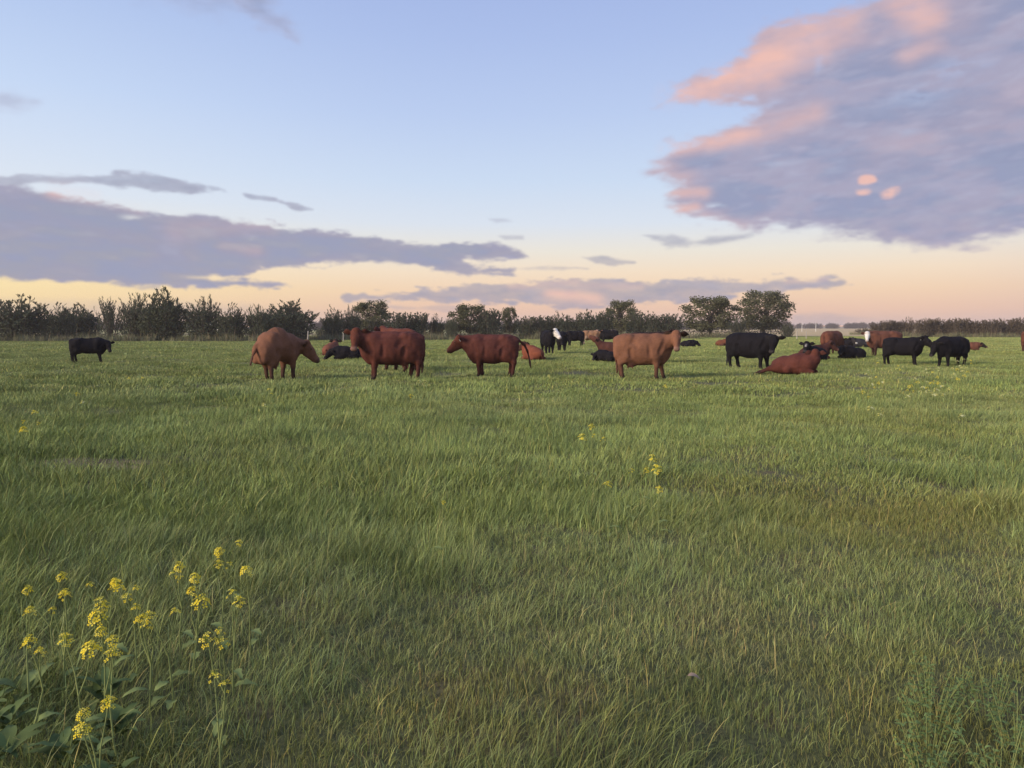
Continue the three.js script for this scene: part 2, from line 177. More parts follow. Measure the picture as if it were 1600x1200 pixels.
{
  const P = [], U = [], I = [], RN = 150, AN = 360;
  for (let r = 0; r <= RN; r++) {
    const R = r === 0 ? 0 : 0.35 * Math.pow(6000 / 0.35, Math.pow((r - 1) / (RN - 1), 1.0));
    for (let a = 0; a <= AN; a++) { const t = a / AN * Math.PI * 2, x = Math.cos(t) * R, z = Math.sin(t) * R; P.push(x, R < 90 ? ground(x, z) : 0, z); U.push(x / 3, z / 3); if (r < RN && a < AN) { const q = r * (AN + 1) + a; I.push(q, q + 1, q + AN + 2, q, q + AN + 2, q + AN + 1); } }
  }
  const g = new THREE.BufferGeometry(); g.setAttribute('position', new THREE.Float32BufferAttribute(P, 3)); g.setAttribute('uv', new THREE.Float32BufferAttribute(U, 2)); g.setIndex(I.reverse()); g.computeVertexNormals();
  const W = (f) => (u, v) => f(Math.abs(u * 2 - 1), Math.abs(v * 2 - 1));
  const map = noiseTexture(512, W((u, v) => { const n = fbm(u * 6, v * 6, 5), m = vn(u * 90, v * 90), k = sstep(0.5, 0.68, n); return [0.24 + 0.16 * m + 0.04 * k, 0.25 + 0.15 * m, 0.14 + 0.09 * m + 0.02 * k]; }));
  const m = new THREE.MeshStandardMaterial({ map, roughness: 1 }); m.name = 'thatch_and_soil';
  add(new THREE.Mesh(g, m), 'meadow_ground', 'grassy pasture ground stretching back to the hedge', 'ground', null, 'structure');
}
// fields beyond the hedge
function field(name, label, x0, x1, z0, z1, y, fn, tile) {
  const nx = 24, nz = 24, g = new THREE.PlaneGeometry(1, 1, nx, nz), p = g.attributes.position, uv = g.attributes.uv, r = rng(name.length * 31 + Math.abs(z0));
  for (let i = 0; i < p.count; i++) {
    const u = p.getX(i) + 0.5, v = p.getY(i) + 0.5, z = z0 * Math.pow(z1 / z0, v), wob = (v === 0 || v === 1) ? (r() - 0.5) * 0.012 * Math.abs(z) : 0;
    const x = lerp(lerp(x0, x1, u) * (z / z0), lerp(x0, x1, u), 0.15); p.setXYZ(i, x, y, z + wob); uv.setXY(i, x / tile, z / tile);
  }
  g.computeVertexNormals(); g.scale(1, 1, 1);
  const m = new THREE.MeshStandardMaterial({ map: noiseTexture(256, fn), roughness: 1, side: THREE.DoubleSide }); m.name = name + '_stubble';
  return add(new THREE.Mesh(g, m), name, label, 'field', null, 'structure');
}
const wrapN = (u, v, s, k) => fbm(Math.abs(u * 2 - 1) * s, Math.abs(v * 2 - 1) * s * k, 4);
field('hay_field', 'pale straw coloured field beyond the gap in the hedge', 22, 90, -122, -900, 0.03, (u, v) => { const n = wrapN(u, v, 5, 3); return [0.66 + 0.2 * n, 0.57 + 0.18 * n, 0.40 + 0.14 * n]; }, 40);
field('hay_field', 'yellow green field seen through gaps of the left hedge', -110, 18, -112, -900, 0.03, (u, v) => { const n = wrapN(u, v, 5, 4); return [0.50 + 0.24 * n, 0.50 + 0.2 * n, 0.29 + 0.16 * n]; }, 40);
field('ploughed_strip', 'brown strip of bare soil across the straw field', 44, 80, -225, -262, 0.07, (u, v) => { const n = wrapN(u, v, 6, 2); return [0.42 + 0.16 * n, 0.32 + 0.12 * n, 0.25 + 0.1 * n]; }, 10);
field('ploughed_strip', 'brown strip of bare soil beyond the left hedge', -95, 10, -150, -172, 0.07, (u, v) => { const n = wrapN(u, v, 6, 2); return [0.40 + 0.14 * n, 0.34 + 0.12 * n, 0.24 + 0.1 * n]; }, 10);
// ---------------------------------------------------------------- grass
function tuft(seed, o) {                               // blades rooted in a disc; lean: how far they are combed towards +x
  const r = rng(seed), g = new Geo();
  for (let b = 0; b < o.n; b++) {
    const ra = Math.sqrt(r()) * o.R, rt = r() * 6.283, bx = Math.cos(rt) * ra, bz = Math.sin(rt) * ra;
    const k = r(), L = lerp(o.l0, o.l1, Math.pow(r(), o.pw ?? 1)) * (k < o.dry * 0.16 ? 2.1 : 1), w = o.w * (0.6 + 0.8 * r());
    let dx = (r() - 0.5) * 2 + o.lean * 1.5, dz = (r() - 0.5) * 2; const dl = Math.hypot(dx, dz) || 1; dx /= dl; dz /= dl;
    const start = (0.08 + 0.35 * r()) * (0.5 + o.lean * 0.8), bend = (o.b0 + (o.b1 - o.b0) * r());
    const face = r() * 6.283;
    const sx = lerp(-dz, Math.cos(face), 0.35) * w * 0.5, sz = lerp(dx, Math.sin(face), 0.35) * w * 0.5;
    const c = k < o.dry ? [1.45 + 0.4 * r(), 1.15 + 0.25 * r(), 1.15 + 0.4 * r()] : k > 0.86 ? [1.4, 1.35, 1.2] : (() => { const s = 0.6 + 0.75 * r(); return [s * (0.92 + 0.22 * r()), s, s * (0.8 + 0.4 * r())]; })();
    let x = bx, y = -0.015, z = bz, ang = start; const S = o.seg, ids = [];
    for (let s = 0; s <= S; s++) {
      const tw = s === S ? 0.06 : 1 - 0.45 * Math.pow(s / S, 1.6);
      ids.push([g.v(x - sx * tw, y, z - sz * tw, c), g.v(x + sx * tw, y, z + sz * tw, c)]);
      x += dx * Math.sin(ang) * L / S; z += dz * Math.sin(ang) * L / S; y += Math.cos(ang) * L / S; ang += bend / S;
      if (y < 0.008) y = 0.008 + r() * 0.01;
    }
    for (let s = 0; s < S; s++) g.q(ids[s][0], ids[s][1], ids[s + 1][1], ids[s + 1][0]);
  }
  return g.build();
}
const grassMat = new THREE.MeshPhysicalMaterial({ vertexColors: true, roughness: 0.75, specularIntensity: 0.25, side: THREE.DoubleSide }); grassMat.name = 'grass_blade';
// how the sward varies over the pasture: 0 closely grazed, 1 long and wind-combed
const bump = (x, z, cx, cz, rx, rz) => Math.exp(-(((x - cx) / rx) ** 2) - ((z - cz) / rz) ** 2);
function sward(x, z) {
  const d = -z, u = x / Math.max(d, 1);
  let l = 0.26 + 0.55 * (fbm(x * 0.42 + 3, z * 0.42 + 8, 3) - 0.5);
  l += 0.34 * sstep(3.6, 4.8, d) * (1 - sstep(11, 24, d)) * (1 - sstep(-0.15, 0.2, u));
  l += 0.22 * sstep(4.6, 6, d) * (1 - sstep(8, 14, d)) * (1 - sstep(0.1, 0.4, u));
  l += 0.5 * (1 - sstep(-0.62, -0.36, u)) * (1 - sstep(4.2, 5.4, d));
  l -= 0.25 * (1 - sstep(3.6, 5.0, d)) * sstep(-0.42, -0.22, u);
  l += 0.6 * bump(x, z, 1.6, -10.6, 1.5, 0.5) + 0.5 * bump(x, z, 0.0, -9.6, 0.9, 0.4) + 0.6 * bump(x, z, 0.7, -6.5, 0.9, 0.45) + 0.4 * bump(x, z, 1.9, -6.2, 0.7, 0.35) + 0.5 * bump(x, z, -0.9, -3.95, 0.4, 0.3);
  l -= 0.9 * bump(x, z, -4.6, -8.5, 0.55, 0.3);
  l += 0.75 * (vn(x * 1.7 + 70, z * 1.7 + 5) - 0.5) + 0.35 * sstep(0.66, 0.82, vn(x * 1.25 + 80, z * 1.25 + 33));
  return clamp(l, 0, 1);
}
{
  const r = rng(4242);
  const grass = new THREE.Group();
  const LOD = [
    { d0: 1.25, d1: 6.6, per: 19, w: 0.0026, seg: 3, R: 0.26, n: 420, nc: 340, K: 8 },
    { d0: 6.1, d1: 17, per: 11.5, w: 0.0052, seg: 3, R: 0.32, n: 280, nc: 250, K: 7 },
    { d0: 15.5, d1: 46, per: 4.4, w: 0.0135, seg: 2, R: 0.5, n: 240, nc: 230, K: 5 },
    { d0: 43, d1: 84, per: 1.25, w: 0.03, seg: 2, R: 0.95, n: 240, nc: 230, K: 4 },
    { d0: 80, d1: 124, per: 0.65, w: 0.05, seg: 1, R: 1.4, n: 240, nc: 230, K: 3 },
  ];
  const m4 = new THREE.Matrix4(), q = new THREE.Quaternion(), q2 = new THREE.Quaternion(), col = new THREE.Color();
  LOD.forEach((b, bi) => {
    const K = b.K, bins = [];
    for (let k = 0; k < K; k++) bins.push({ g: tuft(100 + bi * 20 + k, { n: b.n, R: b.R, l0: 0.035, l1: 0.10, pw: 1.1, w: b.w, lean: 0.08 + 0.1 * (k % 3), b0: 0.2, b1: 1.9, seg: b.seg, dry: 0.075 }), m: [], c: [] });
    for (let k = 0; k < K; k++) bins.push({ g: tuft(300 + bi * 20 + k, { n: b.nc, R: b.R * 1.05, l0: 0.08, l1: 0.20, pw: 1.2, w: b.w * 1.1, lean: 0.25 + 0.13 * (k % 3), b0: 0.3, b1: 1.9, seg: b.seg + (bi === 0 ? 1 : 0), dry: 0.03 }), m: [], c: [] });
    const T = 0.86, step = 1 / Math.sqrt(b.per);
    for (let gz = b.d0; gz < b.d1; gz += step) for (let gx = -T * gz - step; gx < T * gz + step; gx += step) {
      const d = gz + (r() - 0.5) * step * 1.3, x = gx + (r() - 0.5) * step * 1.3, z = -d;
      const l = sward(x, z), bare = 0.9 * bump(x, z, -4.6, -8.55, 0.62, 0.3);
      if (r() < bare) continue;
      const long = r() < sstep(0.25, 0.8, l);
      const bin = bins[(long ? K : 0) + Math.floor(r() * K)];
      const wind = (fbm(x * 0.16 + 2, z * 0.16 + 4, 2) - 0.5) * 2.6;
      const ang = wind + (r() - 0.5) * (long ? 2.8 : 6.28) + (long ? 0.25 : 0);
      const far = sstep(14, 40, d);
      const h = (long ? lerp(0.62, 1.0, l) : lerp(0.75, 1.25, l)) * (0.72 + 0.6 * r()) * lerp(1, long ? 0.72 : 1.12, far) ;
      const wd = (0.85 + 0.4 * r()) * (long ? lerp(1, 0.85, far) : 1);
      const sx = ground(x + 0.2, z) - ground(x - 0.2, z), sz = ground(x, z + 0.2) - ground(x, z - 0.2);
      q.setFromUnitVectors(V(0, 1, 0), V(-sx / 0.4, 1, -sz / 0.4).normalize()).multiply(q2.setFromAxisAngle(V(0, 1, 0), ang));
      m4.compose(V(x, ground(x, z), z), q, V(wd, h, wd)); bin.m.push(m4.clone());
      // sward colours: lush, olive, dry
      const n = fbm(x * 0.5 + 30, z * 0.5 + 12, 3), n2 = fbm(x * 0.13 + 5, z * 0.13 + 50, 3);
      const grazed = bump(x, z, 0.5, -2.9, 2.4, 1.7) + 0.5 * bump(x, z, 3.4, -6.2, 1.6, 1.2);      // a worn, drier piece of turf
      let dry = sstep(0.42, 0.66, n) * 0.35 + 0.8 * grazed - l * 0.3 + 0.05;
      let c = mix3([0.222, 0.280, 0.092], [0.206, 0.207, 0.064], clamp(dry));
      c = mix3(c, [0.190, 0.250, 0.084], sstep(0.5, 0.7, n2) * 0.6);
      c = mix3(c, [0.250, 0.300, 0.118], sstep(0.42, 0.62, fbm(x * 0.21 + 71, z * 0.21 + 6, 3)) * 0.55);   // paler meadow grasses
      const cl = vn(x * 1.25 + 80, z * 1.25 + 33), cl2 = vn(x * 2.6 + 14, z * 2.6 + 61);
      c = mix3(c, [0.160, 0.215, 0.074], sstep(0.66, 0.82, cl) * 0.6);                 // darker herbs and clover
      c = mix3(c, [0.275, 0.225, 0.115], sstep(0.72, 0.92, cl2) * 0.35 * (1 - l) * (0.4 + 0.6 * Math.min(1, grazed)));   // withered turf
      const s = 0.78 + 0.44 * r(); bin.c.push([c[0] * s, c[1] * s, c[2] * s]);
    }
    for (const bin of bins) {
      if (!bin.m.length) continue;
      const im = new THREE.InstancedMesh(bin.g, grassMat, bin.m.length);
      bin.m.forEach((mm, i) => { im.setMatrixAt(i, mm); im.setColorAt(i, col.setRGB(...bin.c[i])); });
      im.name = 'grass_blades'; im.userData.kind = 'stuff'; grass.add(im);
    }
  });
  add(grass, 'grass', 'green pasture grass, long and wind combed on the left, shorter on the right', 'grass', null, 'stuff');
}
// the small bare patch of trodden soil on the left
{
  const g = new Geo(), r = rng(17), cx = -4.62, cz = -8.55, rings = 5, n = 26; const ids = [];
  for (let k = 0; k <= rings; k++) { const row = []; for (let a = 0; a < n; a++) { const t = a / n * 6.283, w = 0.75 + 0.5 * vn(Math.cos(t) * 1.7 + 9, Math.sin(t) * 1.7 + 4), q = k / rings, x = cx + Math.cos(t) * 0.82 * w * q, z = cz + Math.sin(t) * 0.42 * w * q, m = 0.75 + 0.5 * r(); row.push(g.v(x, ground(x, z) + 0.006 + (k < rings ? r() * 0.012 : -0.02), z, [0.17 * m, 0.118 * m, 0.074 * m])); } ids.push(row); }
  for (let k = 0; k < rings; k++) for (let a = 0; a < n; a++) g.q(ids[k][a], ids[k][(a + 1) % n], ids[k + 1][(a + 1) % n], ids[k + 1][a]);
  const m = new THREE.MeshStandardMaterial({ vertexColors: true, roughness: 1, side: THREE.DoubleSide }); m.name = 'dry_soil';
  add(new THREE.Mesh(g.build(), m), 'bare_soil', 'small bare patch of brown trodden soil on the left', 'soil', null, 'structure');
}
// ---------------------------------------------------------------- cattle
// A body is a field of tapered bones joined smoothly, turned into one surface (surface nets). Local axes: +x nose, +y up, +z right flank.
function bodyMesh(bones, cell, paint) {
  const lo = [1e9, 1e9, 1e9], hi = [-1e9, -1e9, -1e9];
  for (const b of bones) for (let k = 0; k < 3; k++) { lo[k] = Math.min(lo[k], b.a[k] - b.ra, b.b[k] - b.rb); hi[k] = Math.max(hi[k], b.a[k] + b.ra, b.b[k] + b.rb); }
  for (let k = 0; k < 3; k++) { lo[k] -= cell * 3; hi[k] += cell * 3; }
  const n = [0, 1, 2].map((k) => Math.ceil((hi[k] - lo[k]) / cell) + 1), [nx, ny, nz] = n, f = new Float32Array(nx * ny * nz).fill(1);
  const dist = (b, x, y, z) => {
    let px = x - b.a[0], py = y - b.a[1], pz = z - b.a[2];
    if (b.n) { const s = (px * b.n[0] + py * b.n[1] + pz * b.n[2]) * (1 / b.q - 1); px += b.n[0] * s; py += b.n[1] * s; pz += b.n[2] * s; }
    const ex = b.b[0] - b.a[0], ey = b.b[1] - b.a[1], ez = b.b[2] - b.a[2], t = clamp((px * ex + py * ey + pz * ez) / (ex * ex + ey * ey + ez * ez + 1e-9));
    return Math.hypot(px - ex * t, py - ey * t, pz - ez * t) - lerp(b.ra, b.rb, t);
  };
  for (const b of bones) {
    const k = b.k, m = Math.max(k, cell * 3) + 0.02, i0 = [], i1 = [];
    for (let c = 0; c < 3; c++) { i0[c] = Math.max(0, Math.floor((Math.min(b.a[c] - b.ra, b.b[c] - b.rb) - m - lo[c]) / cell)); i1[c] = Math.min(n[c] - 1, Math.ceil((Math.max(b.a[c] + b.ra, b.b[c] + b.rb) + m - lo[c]) / cell)); }
    for (let z = i0[2]; z <= i1[2]; z++) for (let y = i0[1]; y <= i1[1]; y++) for (let x = i0[0]; x <= i1[0]; x++) {
      const o = x + nx * (y + ny * z), d = dist(b, lo[0] + x * cell, lo[1] + y * cell, lo[2] + z * cell), e = f[o];
      if (b.cut) { const h = Math.max(k - Math.abs(-d - e), 0) / k; f[o] = Math.max(-d, e) + h * h * k * 0.25; continue; }
      const h = Math.max(k - Math.abs(d - e), 0) / k; f[o] = Math.min(d, e) - h * h * k * 0.25;
    }
  }
  const id = new Int32Array(nx * ny * nz).fill(-1), P = [], N = [], C = [], I = [], sx = 1, sy = nx, sz = nx * ny, cor = [0, 1, sy, sy + 1, sz, sz + 1, sz + sy, sz + sy + 1];
  const E = [[0, 1], [2, 3], [4, 5], [6, 7], [0, 2], [1, 3], [4, 6], [5, 7], [0, 4], [1, 5], [2, 6], [3, 7]];
  for (let z = 0; z < nz - 1; z++) for (let y = 0; y < ny - 1; y++) for (let x = 0; x < nx - 1; x++) {
    const o = x + sy * y + sz * z; let s = 0; for (let c = 0; c < 8; c++) if (f[o + cor[c]] < 0) s++;
    if (s === 0 || s === 8) continue;
    let ax = 0, ay = 0, az = 0, m = 0;
    for (const [a, b] of E) { const fa = f[o + cor[a]], fb = f[o + cor[b]]; if ((fa < 0) === (fb < 0)) continue; const t = fa / (fa - fb); ax += lerp(a & 1, b & 1, t); ay += lerp((a >> 1) & 1, (b >> 1) & 1, t); az += lerp(a >> 2, b >> 2, t); m++; }
    id[o] = P.length / 3; ax /= m; ay /= m; az /= m;
    const X = lo[0] + (x + ax) * cell, Y = lo[1] + (y + ay) * cell, Z = lo[2] + (z + az) * cell; P.push(X, Y, Z);
    let gx = 0, gy = 0, gz = 0;
    for (let c = 0; c < 8; c++) { const v = f[o + cor[c]]; gx += (c & 1 ? v : -v) * (((c >> 1) & 1) ? ay : 1 - ay) * ((c >> 2) ? az : 1 - az); gy += (((c >> 1) & 1) ? v : -v) * ((c & 1) ? ax : 1 - ax) * ((c >> 2) ? az : 1 - az); gz += ((c >> 2) ? v : -v) * ((c & 1) ? ax : 1 - ax) * (((c >> 1) & 1) ? ay : 1 - ay); }
    const gl = Math.hypot(gx, gy, gz) || 1; N.push(gx / gl, gy / gl, gz / gl);
    let tw = 0, cr = 0, cg = 0, cb = 0; const ds = bones.map((b) => b.cut ? 9 : dist(b, X, Y, Z)), dm = Math.min(...ds);
    bones.forEach((b, i) => { const w = Math.exp(-(ds[i] - dm) / 0.012); if (w < 0.01) return; const c = paint[b.tag] ?? paint.coat; tw += w; cr += c[0] * w; cg += c[1] * w; cb += c[2] * w; });
    const s1 = 0.82 + 0.36 * fbm(X * 5 + Z * 3 + 11, Y * 5 + Z * 2 + 3, 3), s2 = 0.9 + 0.2 * vn(X * 22 + Z * 30, Y * 55 + X * 12);
    C.push(cr / tw * s1 * s2, cg / tw * s1 * s2, cb / tw * s1 * s2);
  }
  for (let z = 1; z < nz - 1; z++) for (let y = 1; y < ny - 1; y++) for (let x = 1; x < nx - 1; x++) {
    const o = x + sy * y + sz * z, s = f[o] < 0;
    const face = (a, b, c, d, flip) => { if (flip) I.push(a, c, b, a, d, c); else I.push(a, b, c, a, c, d); };
    if (s !== (f[o + 1] < 0)) face(id[o - sy - sz], id[o - sz], id[o], id[o - sy], !s);
    if (s !== (f[o + sy] < 0)) face(id[o - 1 - sz], id[o - 1], id[o], id[o - sz], !s);
    if (s !== (f[o + sz] < 0)) face(id[o - 1 - sy], id[o - sy], id[o], id[o - 1], !s);
  }
  for (let i = 0; i < P.length; i += 3) { const X = P[i], Y = P[i + 1], Z = P[i + 2], d = 0.022 * (fbm(X * 5.5 + Z * 2.1 + 3, Y * 4.5 + Z * 3.3 + 8, 2) - 0.5) + 0.006 * (vn(X * 17 + Z * 9, Y * 15 + Z * 12) - 0.5); P[i] += N[i] * d; P[i + 1] += N[i + 1] * d; P[i + 2] += N[i + 2] * d; }
  const g = new THREE.BufferGeometry();
  g.setAttribute('position', new THREE.Float32BufferAttribute(P, 3)); g.setAttribute('color', new THREE.Float32BufferAttribute(C, 3)); g.setIndex(I); g.computeVertexNormals();
  return g;
}
const coatMat = new THREE.MeshPhysicalMaterial({ vertexColors: true, roughness: 0.82, specularIntensity: 0.22 }); coatMat.name = 'cattle_coat';
const eyeMat = new THREE.MeshStandardMaterial({ color: new THREE.Color(0.01, 0.008, 0.006), roughness: 0.15 }); eyeMat.name = 'eye';
const tagMats = { white: new THREE.MeshStandardMaterial({ color: new THREE.Color(0.7, 0.68, 0.6), roughness: 0.6 }), yellow: new THREE.MeshStandardMaterial({ color: new THREE.Color(0.75, 0.5, 0.06), roughness: 0.6 }) }; tagMats.white.name = 'white_tag'; tagMats.yellow.name = 'yellow_tag';
const COAT = {
  red: { coat: [0.0992, 0.0329, 0.0248], leg: [0.0837, 0.0267, 0.0186], lower: [0.0713, 0.026, 0.0198], hoof: [0.031, 0.0217, 0.0186], muzzle: [0.248, 0.143, 0.112], nostril: [0.124, 0.0558, 0.0434], ear: [0.0651, 0.0229, 0.0167], udder: [0.161, 0.062, 0.0527], tail: [0.0744, 0.0248, 0.0186], face: [0.105, 0.0341, 0.0223] },
  tan: { coat: [0.182, 0.0832, 0.0499], leg: [0.186, 0.0864, 0.0525], lower: [0.106, 0.0512, 0.0333], hoof: [0.032, 0.0224, 0.0192], muzzle: [0.269, 0.166, 0.128], nostril: [0.115, 0.0576, 0.0448], ear: [0.096, 0.0448, 0.0288], udder: [0.198, 0.0896, 0.0704], tail: [0.128, 0.0544, 0.032], face: [0.198, 0.0896, 0.0525] },
  brown: { coat: [0.119, 0.0462, 0.0306], leg: [0.0952, 0.0394, 0.0272], lower: [0.0748, 0.034, 0.0272], hoof: [0.034, 0.0238, 0.0204], muzzle: [0.15, 0.0816, 0.068], nostril: [0.068, 0.034, 0.0272], ear: [0.068, 0.0286, 0.0204], udder: [0.19, 0.0952, 0.0748], tail: [0.0884, 0.034, 0.0238], face: [0.112, 0.0442, 0.0306] },
  black: { coat: [0.0095, 0.0085, 0.0115], leg: [0.009, 0.0085, 0.0105], lower: [0.0095, 0.009, 0.0105], hoof: [0.02, 0.018, 0.018], muzzle: [0.045, 0.04, 0.042], nostril: [0.012, 0.01, 0.01], ear: [0.017, 0.015, 0.017], udder: [0.06, 0.04, 0.04], tail: [0.018, 0.016, 0.018], face: [0.0095, 0.0085, 0.011] },
};
const mixP = (p, o) => ({ ...p, ...o });
const rn = (a) => { const l = Math.hypot(...a); return a.map((x) => x / l); };
const cr = (a, b) => [a[1] * b[2] - a[2] * b[1], a[2] * b[0] - a[0] * b[2], a[0] * b[1] - a[1] * b[0]];
function headBones(B, P, dir, o) {                     // P poll, dir towards the nose
  const f = rn(dir), roll = o.roll ?? 0; let s = rn(cr(f, [0, 1, 0])); let u = cr(s, f);
  if (roll) { const c = Math.cos(roll), q = Math.sin(roll), s2 = s.map((x, i) => x * c + u[i] * q); u = u.map((x, i) => x * c - s[i] * q); s = s2; }
  const at = (a, b, c) => [0, 1, 2].map((i) => P[i] + f[i] * a + u[i] * b + s[i] * c), k = 0.04;
  const hs = (o.headScale ?? 1) * 1.2, A = (a, b, c) => at(a * hs, b * hs, c * hs);
  B(A(-0.02, 0.0, 0), A(0.17, -0.02, 0), 0.128 * hs, 0.118 * hs, { k: 0.09, tag: 'face', n: s, q: 0.9 });
  B(A(0.17, -0.03, 0), A(0.37, -0.065, 0), 0.105 * hs, 0.086 * hs, { k: 0.06, tag: 'face', n: s, q: 0.84 });
  B(A(0.08, -0.115, 0), A(0.34, -0.115, 0), 0.088 * hs, 0.052 * hs, { k: 0.07, tag: 'face', n: s, q: 0.82 });
  B(A(0.437, -0.068, 0.03), A(0.437, -0.068, -0.03), 0.05 * hs, 0.05 * hs, { k: 0.06, tag: 'muzzle' });
  for (const e of [-1, 1]) B(A(0.462, -0.05, e * 0.034), A(0.468, -0.06, e * 0.042), 0.014 * hs, 0.012 * hs, { k: 0.01, tag: 'nostril' });
  for (const e of [-1, 1]) B(A(0.11, 0.045, e * 0.083), A(0.16, 0.03, e * 0.088), 0.035 * hs, 0.03 * hs, { k: 0.04, tag: 'face' });
  B(A(-0.03, 0.09, -0.03), A(-0.03, 0.09, 0.03), 0.062 * hs, 0.062 * hs, { k: 0.06, tag: 'face' });
  for (const e of [-1, 1]) {
    const b = A(-0.03, 0.035, e * 0.10), m = A(-0.06, 0.03 + (o.earUp ?? 0), e * 0.215), t = A(-0.085, 0.0 + (o.earUp ?? 0) * 1.5, e * 0.33), nn = rn(cr([t[0] - b[0], t[1] - b[1], t[2] - b[2]], u));
    B(b, m, 0.04 * hs, 0.082 * hs, { k: 0.035, tag: 'ear', n: nn, q: 0.42 }); B(m, t, 0.082 * hs, 0.024 * hs, { k: 0.03, tag: 'ear', n: nn, q: 0.42 });
    if (o.tags && o.tags[e > 0 ? 1 : 0]) o._tagAt = [...(o._tagAt ?? []), [A(-0.045, -0.015, e * 0.225), f, s, o.tags[e > 0 ? 1 : 0]]];
  }
  o._eyes = [A(0.135, 0.035, 0.108), A(0.135, 0.035, -0.108)];
}
function cow(key, label, category, o) {
  const bones = [], B = (a, b, ra, rb, x = {}) => bones.push({ a, b, ra, rb, k: 0.06, tag: 'coat', ...x });
  const fat = o.fat ?? 1, Z = { n: [0, 0, 1] };
  let tailRoot;
  if (!o.lying) {
    const ar = o.arch ?? 0, back = (x) => ar * (1 - (x / 0.8) ** 2);
    const rd = ar * 0.75;
    B([-0.60, 0.93 - rd * 0.5, 0], [-0.05, 0.885 + ar * 0.8, 0], 0.37 * fat, 0.405 * fat, { ...Z, q: 0.84, k: 0.1 });
    B([-0.05, 0.885 + ar * 0.8, 0], [0.46, 0.90 - ar * 0.1, 0], 0.405 * fat, 0.39, { ...Z, q: 0.82, k: 0.12 });
    B([-0.34, 0.83 + ar * 0.5, 0], [0.24, 0.81 + ar * 0.5, 0], 0.345 * fat, 0.36 * fat, { ...Z, q: 1.0, k: 0.12 });
    B([-0.50, 1.10 + ar * 0.1, 0], [-0.82, 1.09 - rd, 0], 0.225, 0.185, { ...Z, q: 1.18, k: 0.1 });
    B([-0.66, 0.95 - rd, 0], [-0.74, 0.84 - rd * 0.8, 0], 0.23, 0.2, { ...Z, q: 1.1, k: 0.1 });
    for (const e of [-1, 1]) { B([-0.44, 1.20 + ar * 0.3, e * 0.2], [-0.54, 1.16 + ar * 0.1, e * 0.21], 0.085, 0.085, { k: 0.16 }); B([-0.90, 1.12 - rd, e * 0.11], [-0.86, 0.72 - rd * 0.6, e * 0.15], 0.085, 0.12, { k: 0.08 }); }
    B([0.34, 1.16, 0], [0.6, 1.12, 0], 0.16, 0.15, { ...Z, q: 0.75, k: 0.14 });                          // withers
    B([0.68, 0.76, 0], [0.58, 0.58, 0], 0.21, 0.165, { ...Z, q: 0.72, k: 0.12 });                          // brisket
    B([-0.66, 1.215 - rd * 0.4, 0], [-0.32, 1.225 + ar * 0.5, 0], 0.065, 0.06, { k: 0.12 }); B([-0.32, 1.225 + ar * 0.5, 0], [0.08, 1.225 + ar * 0.58, 0], 0.06, 0.06, { k: 0.12 }); B([0.08, 1.225 + ar * 0.58, 0], [0.42, 1.235 - ar * 0.1, 0], 0.06, 0.07, { k: 0.12 });
    const legs = o.legs ?? {}, H = [legs.hl ?? 0, legs.hr ?? 0], Fr = [legs.fl ?? 0, legs.fr ?? 0];
    [-1, 1].forEach((e, i) => {
      const h = H[i], tk = o.tuck ?? 0, zz = e * (0.19 + (o.stance ?? 0));
      B([-0.62, 0.94 - rd * 0.5, e * 0.13], [-0.56 + h * 0.4 + tk * 0.5, 0.66, e * 0.20], 0.27, 0.19, { k: 0.12, tag: 'coat', n: [0, 0, 1], q: 0.78 });
      B([-0.55 + h * 0.4 + tk * 0.5, 0.70, e * 0.19], [-0.80 + h * 0.8 + tk, 0.475, zz], 0.175, 0.095, { k: 0.08, tag: 'leg' });
      B([-0.79, 0.93 - rd * 0.7, e * 0.12], [-0.80 + h * 0.7 + tk, 0.5, zz], 0.16, 0.075, { k: 0.1, tag: 'leg' });
      B([-0.80 + h * 0.8 + tk, 0.475, zz], [-0.755 + h + tk, 0.13, zz], 0.084, 0.06, { k: 0.03, tag: 'lower' });
      B([-0.755 + h + tk, 0.13, zz], [-0.71 + h + tk, 0.035, zz], 0.053, 0.06, { k: 0.03, tag: 'hoof' });
      const q = Fr[i], z2 = e * (0.175 + (o.stance ?? 0));
      B([0.50, 1.06, e * 0.19], [0.42 + q * 0.15, 0.76, e * 0.215], 0.195, 0.16, { k: 0.12, n: [0, 0, 1], q: 0.7 });
      B([0.40 + q * 0.2, 0.76, e * 0.19], [0.46 + q * 0.6, 0.40, z2], 0.165, 0.085, { k: 0.07, tag: 'leg' });
      B([0.46 + q * 0.6, 0.40, z2], [0.455 + q, 0.12, z2], 0.076, 0.058, { k: 0.03, tag: 'lower' });
      B([0.455 + q, 0.12, z2], [0.49 + q, 0.035, z2], 0.052, 0.06, { k: 0.03, tag: 'hoof' });
    });
    for (const e of [-1, 1]) {
      B([-0.30, 1.10 + ar * 0.7, e * 0.425], [-0.22, 0.98 + ar * 0.6, e * 0.445], 0.12, 0.09, { k: 0.07, cut: true });      // flank hollow
      B([0.215, 0.98, e * 0.425], [0.235, 0.70, e * 0.41], 0.065, 0.065, { k: 0.06, cut: true });                          // behind the shoulder
      B([0.66, 1.02, e * 0.33], [0.57, 0.80, e * 0.36], 0.075, 0.065, { k: 0.07, cut: true });                              // before the shoulder
      B([-0.40, 0.86, e * 0.40], [-0.36, 0.64, e * 0.39], 0.07, 0.06, { k: 0.06, cut: true });                            // fold of the flank
      B([-0.46, 1.215 + ar * 0.2, e * 0.245], [-0.50, 1.195 + ar * 0.1, e * 0.25], 0.06, 0.055, { k: 0.04 });             // hook bones
      B([-0.93, 1.13 - rd, e * 0.12], [-0.92, 1.10 - rd, e * 0.12], 0.05, 0.05, { k: 0.05 });                              // pin bones
    }
